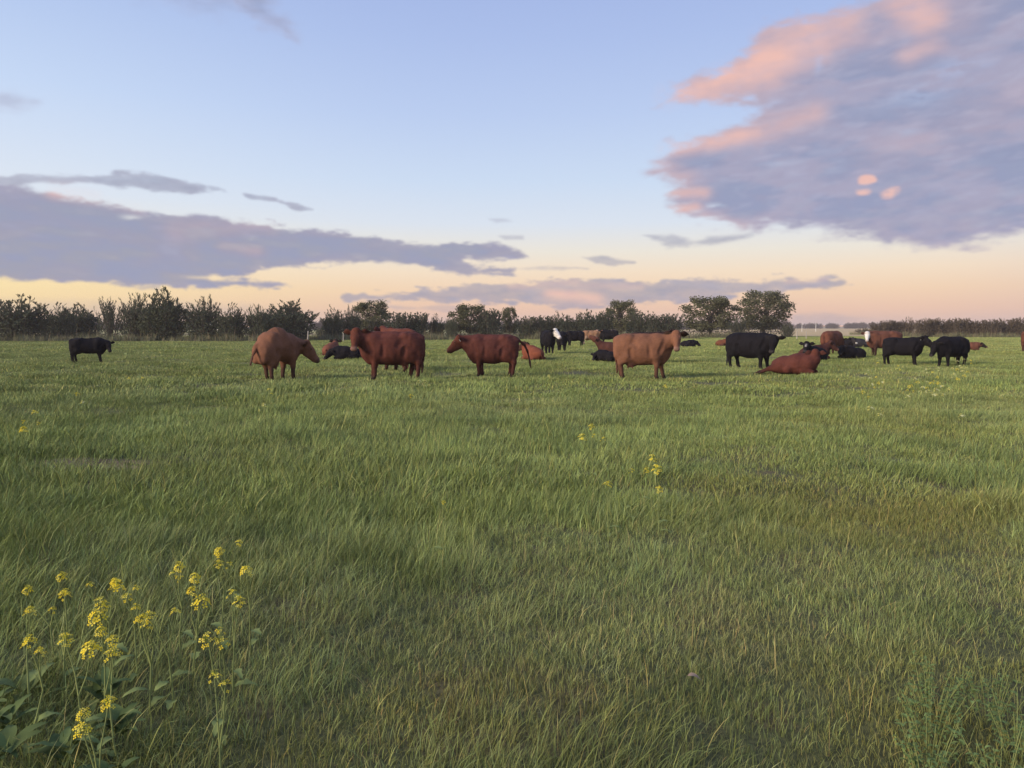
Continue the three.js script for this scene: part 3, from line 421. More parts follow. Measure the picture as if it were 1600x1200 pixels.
    if (o.udder) {
      B([-0.40 + (o.tuck ?? 0) * 0.4, 0.535, 0], [-0.48 + (o.tuck ?? 0) * 0.4, 0.62, 0], 0.18 * o.udder, 0.18 * o.udder, { k: 0.08, tag: 'udder' });
      for (const e of [-1, 1]) for (const d of [-1, 1]) B([-0.43 + d * 0.07 + (o.tuck ?? 0) * 0.4, 0.42, e * 0.075], [-0.43 + d * 0.075 + (o.tuck ?? 0) * 0.4, 0.32, e * 0.08], 0.03, 0.02, { k: 0.03, tag: 'udder' });
    }
    if (o.sheath) B([-0.12, 0.53, 0], [0.06, 0.5, 0], 0.07, 0.05, { k: 0.1 });
    const nb = [0.56, 1.02, 0], P = o.poll ?? [1.1, 1.2, 0];
    const mid = o.neckMid ?? [lerp(nb[0], P[0], 0.55), lerp(nb[1], P[1], 0.5), lerp(nb[2], P[2], 0.4)];
    B(nb, mid, 0.31, 0.22, { ...Z, q: 0.74, k: 0.14 }); B(mid, P, 0.22, 0.14, { k: 0.1, n: [0, 0, 1], q: 0.86 });
    B([0.68, 0.74, 0], [lerp(mid[0], P[0], 0.5), lerp(mid[1], P[1], 0.5) - 0.15, lerp(mid[2], P[2], 0.5)], 0.15, 0.07, { k: 0.12, n: [0, 0, 1], q: 0.45 });   // dewlap
    headBones(B, P, o.dir ?? [0.85, -0.5, 0], o);
    tailRoot = [-0.95, 1.18 - ar * 0.75, 0];
  } else {
    const side = o.side ?? 1;                          // flank the hind legs come out on
    B([-0.55, 0.32, 0], [0.1, 0.39, 0], 0.315 * fat, 0.375 * fat, { ...Z, q: 1.05, k: 0.12 });
    B([0.1, 0.40, 0], [0.5, 0.43, 0], 0.375 * fat, 0.33, { ...Z, q: 0.98, k: 0.12 });
    B([-0.5, 0.42, side * -0.06], [-0.76, 0.34, 0], 0.22, 0.2, { ...Z, q: 1.2, k: 0.14 });
    B([-0.42, 0.57, side * -0.1], [-0.46, 0.55, side * 0.1], 0.085, 0.085, { k: 0.14 });
    B([0.4, 0.62, 0], [0.58, 0.58, 0], 0.16, 0.16, { ...Z, q: 0.75, k: 0.14 });
    for (const e of [-1, 1]) {
      const s = e === side;
      B([-0.52, 0.31, e * 0.16], [-0.22, 0.2, e * (s ? 0.36 : 0.26)], 0.25, 0.16, { k: 0.12, n: [0, 0, 1], q: 0.8 });
      if (s && o.stretch) { B([-0.5, 0.24, e * 0.24], [-0.95, 0.20, e * 0.28], 0.20, 0.10, { k: 0.1, tag: 'leg' }); B([-0.95, 0.20, e * 0.28], [-1.24, 0.06, e * 0.34], 0.075, 0.05, { k: 0.05, tag: 'lower' }); B([-1.24, 0.06, e * 0.34], [-1.32, 0.045, e * 0.35], 0.05, 0.055, { k: 0.03, tag: 'hoof' }); }
      else { B([-0.22, 0.2, e * (s ? 0.38 : 0.28)], [-0.62, 0.1, e * (s ? 0.42 : 0.3)], 0.13, 0.075, { k: 0.06, tag: 'leg' }); B([-0.62, 0.1, e * (s ? 0.42 : 0.3)], [-0.3, 0.06, e * (s ? 0.47 : 0.32)], 0.066, 0.05, { k: 0.03, tag: 'lower' }); }
      B([0.48, 0.44, e * 0.17], [0.36, 0.18, e * 0.25], 0.21, 0.14, { k: 0.12, n: [0, 0, 1], q: 0.75 });
      B([0.36, 0.17, e * 0.24], [0.74, 0.11, e * 0.2], 0.12, 0.072, { k: 0.06, tag: 'leg' }); B([0.74, 0.11, e * 0.2], [0.5, 0.055, e * 0.24], 0.06, 0.048, { k: 0.03, tag: 'lower' });
    }
    B([0.62, 0.34, 0], [0.55, 0.2, 0], 0.19, 0.15, { ...Z, q: 0.85, k: 0.12 });
    const nb = [0.56, 0.5, 0], P = o.poll ?? [0.95, 0.86, 0], mid = o.neckMid ?? [lerp(nb[0], P[0], 0.55), lerp(nb[1], P[1], 0.5), lerp(nb[2], P[2], 0.4)];
    B(nb, mid, 0.26, 0.2, { ...Z, q: 0.8, k: 0.14 }); B(mid, P, 0.2, 0.135, { k: 0.1 });
    headBones(B, P, o.dir ?? [0.85, -0.4, 0], o);
    tailRoot = [-0.86, 0.42, 0];
  }
  let tp = o.tail ?? (o.lying ? [[-0.98, 0.36, 0], [-1.0, 0.12, 0.08], [-0.9, 0.05, 0.22]] : [[-1.0, 0.98, 0], [-0.99, 0.72, 0], [-0.96, 0.5, 0.01]]);
  tp = [tailRoot, ...tp];
  B([tailRoot[0] + 0.14, tailRoot[1] + 0.0, 0], tailRoot, 0.07, 0.05, { k: 0.08, tag: 'tail' });
  for (let i = 0; i < tp.length - 1; i++) B(tp[i], tp[i + 1], lerp(0.046, 0.03, i / tp.length), lerp(0.046, 0.03, (i + 1) / tp.length), { k: 0.02, tag: 'tail' });
  for (const extra of o.extra ?? []) B(...extra);
  const g = new THREE.Group(), pal = o.paint, cell = o.cell ?? 0.03;
  const body = part(g, 'body', bodyMesh(bones, cell, pal), coatMat);
  for (const e of o._eyes) part(body, 'eye', eyeGeo, eyeMat).position.set(...e);
  for (const [p, f, s, c] of o._tagAt ?? []) { const t = part(body, 'ear_tag', tagGeo, tagMats[c]); t.position.set(...p); t.lookAt(p[0] + f[0], p[1] + f[1], p[2] + f[2]); }
  const e = tp[tp.length - 1], d = rn([0, 1, 2].map((i) => e[i] - tp[tp.length - 2][i] + (i === 1 ? -0.1 : 0))), sw = new Geo(), r = rng(key.length * 77 + 5);
  const tc = o.switchColor ?? pal.tail.map((x) => x * 0.75);
  for (let k = 0; k < 16; k++) { const j = () => (r() - 0.5) * 0.07, l = 0.2 + 0.14 * r(), a = V(e[0] - d[0] * 0.05, e[1] - d[1] * 0.05, e[2] - d[2] * 0.05); sw.tube([a, V(e[0] + d[0] * l * 0.5 + j(), Math.max(0.03, e[1] + d[1] * l * 0.5), e[2] + d[2] * l * 0.5 + j()), V(e[0] + d[0] * l + j() * 0.7, Math.max(0.02, e[1] + d[1] * l), e[2] + d[2] * l + j() * 0.7)], 0.018, 0.005, 5, tc); }
  part(body, 'tail_switch', sw.build(), hairMat);
  const [x, z] = AT[key], s = o.s ?? 1;
  g.scale.set(s * (o.long ?? 0.94), s * (o.tall ?? 1), s * (o.wide ?? 1)); g.rotation.y = (o.yaw ?? 0) * Math.PI / 180 - Math.atan2(x, -z);   // yaw against the line of sight
  g.position.set(x + (o.dx ?? 0), ground(x + (o.dx ?? 0), z), z);
  add(g, o.lying ? 'lying_' + category : category, label, category, 'herd of beef cattle resting and standing on the pasture');
  return g;
}
const eyeGeo = new THREE.SphereGeometry(0.024, 12, 8);
const tagGeo = new THREE.BoxGeometry(0.06, 0.075, 0.008, 1, 2, 1);
const hairMat = new THREE.MeshStandardMaterial({ vertexColors: true, roughness: 0.85 }); hairMat.name = 'tail_hair';
const R = COAT.red, T = COAT.tan, BR = COAT.brown, BK = COAT.black, WH = [0.68, 0.64, 0.60];
// yaw 0 faces right, 180 left, -90 the camera, 90 away
cow('calf_left', 'young black calf standing alone at the far left, head lowered towards the camera', 'calf', { paint: BK, s: 0.79, yaw: -8, fat: 0.86, poll: [0.98, 1.0, 0.06], dir: [0.28, -0.62, 0.72], headScale: 0.98, legs: { hl: 0.05, hr: -0.05, fl: 0.06, fr: 0.14 }, tags: ['white', null], stance: -0.03, tail: [[-0.92, 0.98, 0], [-0.93, 0.7, 0.0], [-0.92, 0.42, 0]] });
cow('tan_hunched', 'tan cow arching its back with tail lifted, head lowered to the right', 'cow', { paint: mixP(T, { muzzle: [0.08, 0.044, 0.0336], lower: [0.064, 0.032, 0.023] }), cell: 0.024, yaw: 40, long: 0.78, arch: 0.25, fat: 1.04, tuck: 0.34, udder: 1.05, poll: [1.10, 0.97, 0.2], neckMid: [0.84, 0.98, 0.07], dir: [0.52, -0.66, 0.55], headScale: 1.08, legs: { hl: 0.06, hr: -0.12, fl: -0.1, fr: 0.02 }, s: 1.0, tail: [[-1.02, 0.93, 0.02], [-1.12, 0.83, 0.04], [-1.2, 0.76, 0.05]] });
cow('red_turned', 'dark red cow standing side on, its face with pale muzzle turned to the camera', 'cow', { paint: R, cell: 0.022, yaw: 180, fat: 1.08, udder: 0.95, dx: -0.02, poll: [1.0, 1.27, -0.10], neckMid: [0.8, 1.12, -0.02], dir: [0.14, -0.62, -0.77], legs: { hl: -0.04, hr: 0.16, fl: 0.02, fr: 0.07 }, s: 1.015 });
cow('red_behind', 'red cow almost hidden behind the dark red cow, only its back showing', 'cow', { paint: mixP(R, { coat: [0.122, 0.0397, 0.0256] }), yaw: 122, dx: -0.25, poll: [1.05, 1.24, 0.05], s: 1.1 });
cow('calf_lying_a', 'reddish calf lying with dark head raised, left of the dark red cow', 'calf', { paint: mixP(BR, { coat: [0.16, 0.0608, 0.0384], face: [0.032, 0.0192, 0.016], ear: [0.0192, 0.0128, 0.0128], muzzle: [0.032, 0.024, 0.024] }), lying: true, yaw: 70, s: 0.9, poll: [0.82, 0.82, 0.0], dir: [0.85, -0.35, -0.3] });
cow('black_lying_a', 'black calf lying flat in front of the dark red cow’s chest', 'calf', { paint: BK, lying: true, yaw: 172, s: 0.8, poll: [1.02, 0.45, -0.1], dir: [0.7, -0.55, -0.3] });
cow('red_profile', 'dark red cow in left profile with tail swung out behind', 'cow', { paint: mixP(R, { coat: [0.0909, 0.0307, 0.0243], muzzle: [0.096, 0.044, 0.036] }), cell: 0.022, yaw: 178, s: 0.955, long: 0.86, fat: 1.04, poll: [1.17, 1.15, -0.01], neckMid: [0.85, 1.08, 0], dir: [0.86, -0.5, 0.05], legs: { hl: -0.03, hr: 0.08, fl: 0.0, fr: -0.11 }, tags: ['white', null], earUp: 0.03, tail: [[-1.02, 1.15, 0], [-1.2, 1.02, 0.02], [-1.32, 0.82, 0.04], [-1.38, 0.6, 0.06]] });
cow('calf_lying_b', 'light red calf curled up behind the tail of the dark red cow', 'calf', { paint: mixP(R, { coat: [0.186, 0.0576, 0.032], leg: [0.16, 0.0512, 0.032], face: [0.064, 0.032, 0.0224] }), lying: true, yaw: 120, s: 0.86, poll: [0.78, 0.8, -0.1], dir: [0.8, -0.3, -0.4] });
cow('white_face', 'black cow with white face walking towards the camera by the hedge', 'cow', { paint: mixP(BK, { face: WH, muzzle: [0.45, 0.36, 0.33] }), yaw: -80, s: 0.98, fat: 1.05, dx: 0.15, poll: [0.98, 1.27, -0.24], dir: [0.68, -0.52, -0.45], legs: { fl: 0.06, fr: -0.06, hl: 0.1 } });
cow('black_front', 'black cow facing the camera right of the white faced one', 'cow', { paint: BK, yaw: -86, s: 0.9, poll: [1.05, 0.98, 0.06], dir: [0.6, -0.8, 0] });
cow('black_far', 'small black cow at the foot of the hedge beside the tan one', 'cow', { paint: BK, yaw: 200, s: 0.9, poll: [1.05, 0.9, 0.0], dir: [0.6, -0.8, 0] });
cow('tan_far', 'pale tan cow standing in front of the hedge, facing right', 'cow', { paint: mixP(T, { coat: [0.269, 0.15, 0.0864], leg: [0.352, 0.243, 0.173], lower: [0.384, 0.288, 0.23], face: [0.23, 0.128, 0.0768] }), yaw: 6, s: 0.92, udder: 0.9, poll: [1.1, 1.2, 0.05], dir: [0.75, -0.5, 0.4] });
cow('belted_far', 'black cow with pale face and back beside the pale tan one', 'cow', { paint: mixP(BK, { face: [0.42, 0.26, 0.2], muzzle: [0.5, 0.36, 0.3] }), yaw: 186, s: 0.95, poll: [1.08, 1.16, 0], dir: [0.6, -0.6, -0.55], extra: [[[-0.75, 1.29, 0], [-0.3, 1.3, 0], 0.035, 0.035, { k: 0.04, tag: 'muzzle' }]] });
cow('brown_lying_b', 'brown cow lying with head stretched up, behind the tan cow’s rump', 'cow', { paint: mixP(BR, { coat: [0.0736, 0.0288, 0.0218] }), lying: true, yaw: 168, s: 0.95, dx: 0.35, poll: [0.98, 0.93, 0], dir: [0.55, 0.35, 0.1], headScale: 0.95 });
cow('black_lying_b', 'black calf curled asleep on the grass left of the tan cow', 'calf', { paint: BK, lying: true, yaw: 150, s: 0.62, poll: [0.75, 0.42, -0.3], dir: [-0.2, -0.4, -0.8] });
cow('tan_turned', 'tan cow standing side on, dark ears, looking straight at the camera', 'cow', { paint: mixP(T, { ear: [0.0352, 0.0192, 0.0141] }), cell: 0.022, yaw: -4, s: 1.0, long: 0.89, fat: 1.07, udder: 1.12, poll: [1.06, 1.27, 0.12], neckMid: [0.84, 1.13, 0.04], dir: [0.08, -0.56, 0.82], legs: { hl: -0.02, hr: 0.07, fl: 0.18, fr: -0.02 }, tail: [[-0.93, 0.98, 0], [-0.94, 0.72, 0], [-0.90, 0.48, 0]] });
cow('dark_behind', 'dark brown cow looking out from behind the tan cow’s head', 'cow', { paint: mixP(BR, { coat: [0.032, 0.0166, 0.0141], face: [0.0288, 0.0154, 0.0128], muzzle: [0.048, 0.024, 0.024], ear: [0.0256, 0.0141, 0.0128] }), yaw: 10, s: 0.96, dx: -0.72, poll: [1.1, 1.30, 0.02], dir: [0.6, -0.65, 0.3] });
cow('black_lying_far', 'small black calf lying far back, right of the tan cow', 'calf', { paint: BK, lying: true, yaw: 8, s: 0.7, poll: [0.95, 0.5, 0], dir: [0.8, -0.5, 0] });
cow('brown_lying_far', 'brown calf lying far back, left of the black bull', 'calf', { paint: mixP(BR, { coat: [0.154, 0.0576, 0.032] }), lying: true, yaw: 12, s: 0.75, poll: [0.95, 0.5, 0], dir: [0.8, -0.5, 0] });
cow('black_bull', 'heavy black bull standing side on, chest turned towards the camera', 'bull', { paint: BK, yaw: -28, s: 0.96, long: 1.0, fat: 1.1, sheath: true, cell: 0.025, dx: -0.05, poll: [0.96, 1.10, 0.14], neckMid: [0.8, 1.06, 0.06], dir: [0.12, -0.72, 0.68], legs: { hl: 0.1, hr: -0.02, fl: 0.1, fr: 0.0 }, tags: [null, 'white'], tail: [[-0.96, 0.95, 0], [-1.0, 0.65, 0.01], [-1.0, 0.42, 0.02]] });
cow('red_lying', 'dark red cow lying in the grass, hind leg stretched out to the left', 'cow', { paint: R, cell: 0.022, lying: true, stretch: true, side: 1, yaw: -14, s: 0.95, long: 0.80, dx: 0.05, fat: 1.02, tall: 0.86, poll: [0.74, 0.78, -0.06], neckMid: [0.74, 0.60, -0.02], dir: [-0.35, -0.22, -0.85], tail: [[-0.95, 0.3, 0.1], [-1.15, 0.16, 0.2], [-1.36, 0.1, 0.3]] });
cow('brown_lying_c', 'dark brown cow lying just behind the lying red one, facing right', 'cow', { paint: mixP(BR, { coat: [0.0544, 0.0218, 0.0192], face: [0.064, 0.0269, 0.0218] }), lying: true, yaw: 28, s: 0.86, dx: -0.15, poll: [0.88, 0.86, 0.1], dir: [0.8, -0.5, 0.25] });
cow('black_calf_c', 'black calf with white blaze peering over the lying red cow’s back', 'calf', { paint: mixP(BK, { blaze: WH }), lying: true, yaw: -120, s: 0.85, dx: 0.3, poll: [0.85, 0.86, 0], dir: [0.85, -0.45, -0.3], extra: [[[1.02, 0.865, -0.07], [1.12, 0.80, -0.1], 0.03, 0.022, { k: 0.02, tag: 'blaze' }]] });
cow('brown_rear', 'light brown cow standing with its rump to the camera', 'cow', { paint: mixP(BR, { coat: [0.138, 0.0544, 0.0352] }), yaw: 62, s: 0.96, fat: 1.08, udder: 0.9, poll: [1.08, 0.8, 0], dir: [0.5, -0.85, 0] });
cow('black_calf_d', 'black calf lying half hidden right of the light brown cow', 'calf', { paint: mixP(BK, { face: [0.03, 0.027, 0.03], muzzle: WH }), lying: true, yaw: -30, s: 0.85, poll: [0.9, 0.84, 0], dir: [0.85, -0.35, 0.3] });
cow('black_lying_d', 'black calf lying curled in the open right of the lying red cow', 'calf', { paint: BK, lying: true, yaw: -152, s: 0.78, poll: [0.72, 0.66, -0.16], dir: [0.55, -0.5, -0.6] });
cow('black_lying_e', 'black calf lying far back in front of the white faced brown cow', 'calf', { paint: mixP(BK, { coat: [0.026, 0.026, 0.032] }), lying: true, yaw: 184, s: 0.85, poll: [1.0, 0.72, 0], dir: [0.85, -0.3, -0.2] });
cow('brown_whiteface', 'brown cow with white face standing behind the black heifer', 'cow', { paint: mixP(BR, { face: WH, muzzle: [0.48, 0.416, 0.384], coat: [0.122, 0.0512, 0.0352], leg: [0.0448, 0.0218, 0.0192], lower: [0.0384, 0.0192, 0.0179] }), yaw: 202, s: 0.96, fat: 1.05, dx: 0.15, headScale: 0.85, poll: [0.92, 1.15, -0.12], dir: [0.3, -0.6, -0.75] });
cow('black_right', 'black heifer standing side on, facing right with an ear tag', 'cow', { paint: BK, cell: 0.026, yaw: -4, s: 0.83, long: 0.9, fat: 0.92, dx: -0.12, poll: [0.98, 1.24, 0.02], dir: [0.72, -0.4, 0.35], legs: { hl: 0.02, hr: -0.12, fl: 0.02, fr: 0.12 }, tags: [null, 'white'], earUp: 0.02 });
cow('black_grazing', 'black heifer with head lowered, turned three quarters towards the camera', 'cow', { paint: BK, cell: 0.026, yaw: -128, s: 0.86, dx: 0.12, fat: 1.0, udder: 0.7, poll: [0.98, 0.98, 0.02], dir: [0.6, -0.78, 0.1], legs: { hl: 0.1, fr: 0.05, fl: -0.06 } });
cow('brown_lying_e', 'reddish calf with black head lying near the right hedge', 'calf', { paint: mixP(BR, { coat: [0.141, 0.0576, 0.0384], face: [0.0192, 0.016, 0.016], ear: [0.016, 0.0128, 0.0128] }), lying: true, yaw: 10, s: 0.68, poll: [0.98, 0.6, 0], dir: [0.85, -0.35, 0.2] });
cow('brown_edge', 'brown cow cut off by the right edge of the picture', 'cow', { paint: BR, yaw: 80, s: 0.95, dx: 0.25, poll: [1.0, 0.85, 0], dir: [0.5, -0.8, 0] });
// ---------------------------------------------------------------- hedge shrubs and trees
const barkMat = new THREE.MeshStandardMaterial({ vertexColors: true, roughness: 0.95 }); barkMat.name = 'bark';
const crownMat = leafMat('shrub_leaf', 0.25);
function leafQuad(g, x, y, z, dx, dy, dz, L, w, c, r) {   // a long leaf or small spray: a folded diamond
  let sx = r() - 0.5, sy = (r() - 0.5) * 0.6, sz = r() - 0.5; const t = sx * dx + sy * dy + sz * dz; sx -= dx * t; sy -= dy * t; sz -= dz * t; const l = Math.hypot(sx, sy, sz) || 1, k = w / l; sx *= k; sy *= k; sz *= k;
  const a = g.v(x, y, z, c), m = 0.45, b = g.v(x + dx * L * m + sx, y + dy * L * m + sy, z + dz * L * m + sz, c), e = g.v(x + dx * L, y + dy * L, z + dz * L, c), d = g.v(x + dx * L * m - sx, y + dy * L * m - sy, z + dz * L * m - sz, c);
  g.t(a, b, e); g.t(a, e, d);
}
// kinds: d dense dome, m medium, s sparse and twiggy, c narrow columns, h straight spiky hedge, b low rounded bush; sizes are height 1 and half width 0.5, scaled when set out
function shrubGeo(kind, seed, tone) {
  const K = { d: [66, 6000, 4300, 1.0, 1.05], m: [50, 4200, 3800, 1.0, 0.95], s: [44, 2800, 3000, 1.0, 0.9], c: [30, 2300, 900, 1.0, 0.5], h: [54, 4300, 2600, 0.9, 0.7], b: [40, 2200, 1800, 1.1, 1.0] }[kind];
  const r = rng(seed), wood = new Geo(), crown = new Geo(), [ns, nl, fill, spread, dome] = K, H = 5, Wd = 2.5;
  const bark = [0.075, 0.062, 0.052], tints = [0, 1, 2, 3, 4].map((i) => { const s = 0.72 + 0.14 * i; return [tone[0] * s * (0.95 + 0.1 * r()), tone[1] * s, tone[2] * s * (0.9 + 0.2 * r())]; });
  const per = nl / ns;
  for (let i = 0; i < ns; i++) {
    const a = r() * 6.283, q = Math.sqrt(r()), bx = Math.cos(a) * q * 0.2 * Wd * spread, bz = Math.sin(a) * q * 0.2 * Wd;
    const reach = q * Wd * (0.62 + 0.3 * r()), top = H * (kind === 'h' ? 0.72 + 0.28 * r() : (1 - 0.42 * dome * q * q) * (0.78 + 0.24 * r()));
    const ex = Math.cos(a) * reach * spread, ez = Math.sin(a) * reach, pts = [], lean = (r() - 0.35) * 0.35;
    for (let s = 0; s <= 5; s++) { const t = s / 5; pts.push(V(lerp(bx, ex, Math.pow(t, 1.25)) + lean * t * t + (r() - 0.5) * 0.12 * s / 5, -0.05 + (top + 0.05) * t, lerp(bz, ez, Math.pow(t, 1.25)) + (r() - 0.5) * 0.12 * s / 5)); }
    wood.tube(pts, 0.05 + 0.02 * r(), 0.012, 4, bark);
    const curve = new THREE.CatmullRomCurve3(pts), tw = kind === 's' || kind === 'c' ? 9 : 7;
    for (let k = 0; k < tw; k++) {
      const t = 0.25 + 0.72 * (k + r()) / tw, p = curve.getPoint(t), an = r() * 6.283, L = (0.55 + 0.5 * r()) * (1.15 - t * 0.6) * (kind === 'h' ? 0.8 : 1);
      const d = V(Math.cos(an) * 0.55 + ex * 0.08, 0.85 + 0.4 * r(), Math.sin(an) * 0.55 + ez * 0.08).normalize(), e = p.clone().addScaledVector(d, L);
      wood.tube([p, p.clone().lerp(e, 0.5).add(V((r() - 0.5) * 0.06, 0, (r() - 0.5) * 0.06)), e], 0.016, 0.006, 3, bark);
      const nlv = Math.ceil(per / tw * (0.6 + 0.8 * r()));
      for (let j = 0; j < nlv; j++) {
        const u = Math.pow(r(), 0.8), b = p.clone().lerp(e, u), la = r() * 6.283, ld = V(Math.cos(la) * 0.5 + d.x, d.y + 0.25 + 0.5 * (r() - 0.3), Math.sin(la) * 0.5 + d.z).normalize();
        leafQuad(crown, b.x + (r() - 0.5) * 0.08, b.y, b.z + (r() - 0.5) * 0.08, ld.x, ld.y, ld.z, 0.18 + 0.2 * r(), 0.02 + 0.02 * r(), tints[Math.floor(r() * 5)], r);
      }
    }
  }
  for (let i = 0; i < fill; i++) {                     // the close foliage low in the shrub
    const a = r() * 6.283, y = Math.pow(r(), 1.45) * 0.62, q = Math.sqrt(r()) * Wd * 0.86 * Math.sqrt(Math.max(0.05, 1 - (y / 0.8) ** 2 * 0.7)) * (0.6 + 0.4 * sstep(0, 0.3, y));
    const la = r() * 6.283; leafQuad(crown, Math.cos(a) * q * spread * 0.9, 0.05 + y * H, Math.sin(a) * q, Math.cos(la) * 0.6, 0.7, Math.sin(la) * 0.6, 0.17 + 0.17 * r(), 0.04 + 0.035 * r(), tints[Math.floor(r() * 4)], r);
  }
  return { wood: wood.build(), crown: crown.build(), H, Wd };
}
function treeGeo(seed, tone) {                         // rounded field tree: trunk, limbs, clustered leaves with gaps
  const r = rng(seed), wood = new Geo(), crown = new Geo(), H = 6, Wd = 2.9, bark = [0.085, 0.07, 0.058];
  const tints = [0, 1, 2, 3, 4].map((i) => { const s = 0.7 + 0.15 * i; return [tone[0] * s, tone[1] * s, tone[2] * s * (0.9 + 0.2 * r())]; });
  wood.tube([V(0, -0.1, 0), V(0.05, 0.8, 0.03), V(-0.04, 1.7, 0), V(0.05, 2.8, 0.05)], 0.17, 0.10, 8, bark);
  const cl = [];
  for (let i = 0; i < 58; i++) {
    const a = r() * 6.283, v = r(), y = 1.0 + v * 4.5, prof = Math.sin(Math.PI * clamp((y - 0.2) / 6.0)) ** 0.62, q = Math.sqrt(0.15 + 0.85 * r()) * Wd * prof * 0.86, c = V(Math.cos(a) * q, y, Math.sin(a) * q);
    const b = V(0.02 * r(), clamp(y * 0.55, 0.7, 2.8), 0); wood.tube([b, b.clone().lerp(c, 0.45).add(V((r() - 0.5) * 0.3, 0.22, (r() - 0.5) * 0.3)), b.clone().lerp(c, 0.8).add(V((r() - 0.5) * 0.2, 0.12, 0)), c], 0.065 - 0.006 * y, 0.014, 5, bark);
    cl.push([c, 0.5 + 0.36 * r()]);
  }
  for (const [c, R] of cl) {
    const n = 105 + Math.floor(r() * 60);
    for (let j = 0; j < n; j++) { const d = V(r() - 0.5, (r() - 0.5) * 0.8, r() - 0.5).normalize().multiplyScalar(R * Math.pow(r(), 0.45)), la = V(r() - 0.5, r() - 0.3, r() - 0.5).normalize(); leafQuad(crown, c.x + d.x, c.y + d.y * 0.85, c.z + d.z, la.x, la.y, la.z, 0.16 + 0.13 * r(), 0.05 + 0.04 * r(), tints[Math.floor(r() * 5)], r); }
  }
  for (let j = 0; j < 700; j++) { const a = r() * 6.283, y = 0.1 + r() * 1.6, q = Math.sqrt(r()) * Wd * 0.8; leafQuad(crown, Math.cos(a) * q, y, Math.sin(a) * q, r() - 0.5, 0.6, r() - 0.5, 0.24, 0.06, tints[Math.floor(r() * 4)], r); }
  return { wood: wood.build(), crown: crown.build(), H, Wd };
}
const DARK = [0.094, 0.106, 0.068], GREEN = [0.125, 0.128, 0.070], RUST = [0.155, 0.125, 0.088];
const stock = {};
function stockGeo(kind, right, v) {
  const key = kind + right + v; if (stock[key]) return stock[key];
  return (stock[key] = kind === 't' ? treeGeo(700 + v * 13, GREEN) : shrubGeo(kind, 500 + v * 17 + kind.charCodeAt(0) * 3 + right * 7, right ? RUST : DARK));
}
const LBL = {
  2: 'large leafy shrub at the left edge of the hedge', 3: 'medium shrub between the left edge shrub and the low dome', 4: 'low dense domed shrub behind the lone black calf', 5: 'narrow upright shrub right of the low dome', 6: 'open twiggy shrub left of the tallest dome', 7: 'tall dense domed shrub, highest of the left hedge',
  8: 'open twiggy shrub right of the tall dome', 9: 'medium shrub with dense foot, third right of the tall dome', 10: 'thin twiggy shrub just left of the wide dome', 11: 'wide dense domed shrub behind the hunched tan cow', 12: 'small low bush in the hedge gap', 13: 'bushy shrub just right of the hedge gap', 14: 'slender open shrub left of the round green tree',
  15: 'round green tree above the dark red cow', 20: 'green tree above the head of the profile red cow', 22: 'small open tree standing proud of the middle hedge', 25: 'rounded shrub behind the white faced black cow', 26: 'tall shrub behind the pale tan cow', 28: 'round topped tree above the middle hedge', 32: 'broad green tree, left of the pair by the gap', 33: 'low bush between the two big trees', 34: 'tallest green tree, right of the pair above the black bull', 35: 'small bush at the right foot of the tallest tree', 36: 'low bush at the near end of the right hedge', 40: 'rounded bush standing above the right hedge',
};
let nR = 0, nM = 0;
HEDGE.forEach(([x, z, h, hw, kind, right], i) => {
  const r = rng(900 + i), v = i % (kind === 't' ? 4 : 3), g = stockGeo(kind, right, v), o = new THREE.Group(), tree = kind === 't';
  part(o, tree ? 'trunk' : 'stems', g.wood, barkMat); part(o, 'crown', g.crown, crownMat);
  const sw = hw / (g.Wd * (tree ? 0.98 : kind === 'h' ? 0.80 : 0.95));
  o.scale.set(sw * (tree ? 1.08 : kind === 'h' ? 1.25 : 1.32), h / (g.H * 1.02), sw * (0.8 + 0.4 * r())); o.rotation.y = tree || kind === 'b' ? r() * 6.28 : (r() < 0.5 ? 0 : Math.PI) + (r() - 0.5) * 0.7; o.position.set(x, 0, z + (r() - 0.5) * 1.6);
  const ord = ['first', 'second', 'third', 'fourth', 'fifth', 'sixth', 'seventh', 'eighth', 'ninth', 'tenth', 'eleventh', 'twelfth', 'thirteenth', 'fourteenth', 'fifteenth', 'sixteenth'];
  const lab = LBL[i] ?? (i < 2 ? ['outermost shrub of the left hedge, past the picture edge', 'shrub of the left hedge just past the picture edge'][i] : right ? ord[nR++] + ' brownish bush from the gap in the right hedge' : ord[nM++] + ' plain spiky dark shrub from the left in the middle hedge');
  add(o, tree ? 'field_tree' : right ? 'hedge_bush' : 'hedge_shrub', lab, tree ? 'tree' : 'shrub', right ? 'bushes of the right hedge' : tree ? 'trees standing in the hedge' : 'shrubs of the long hedge');
});
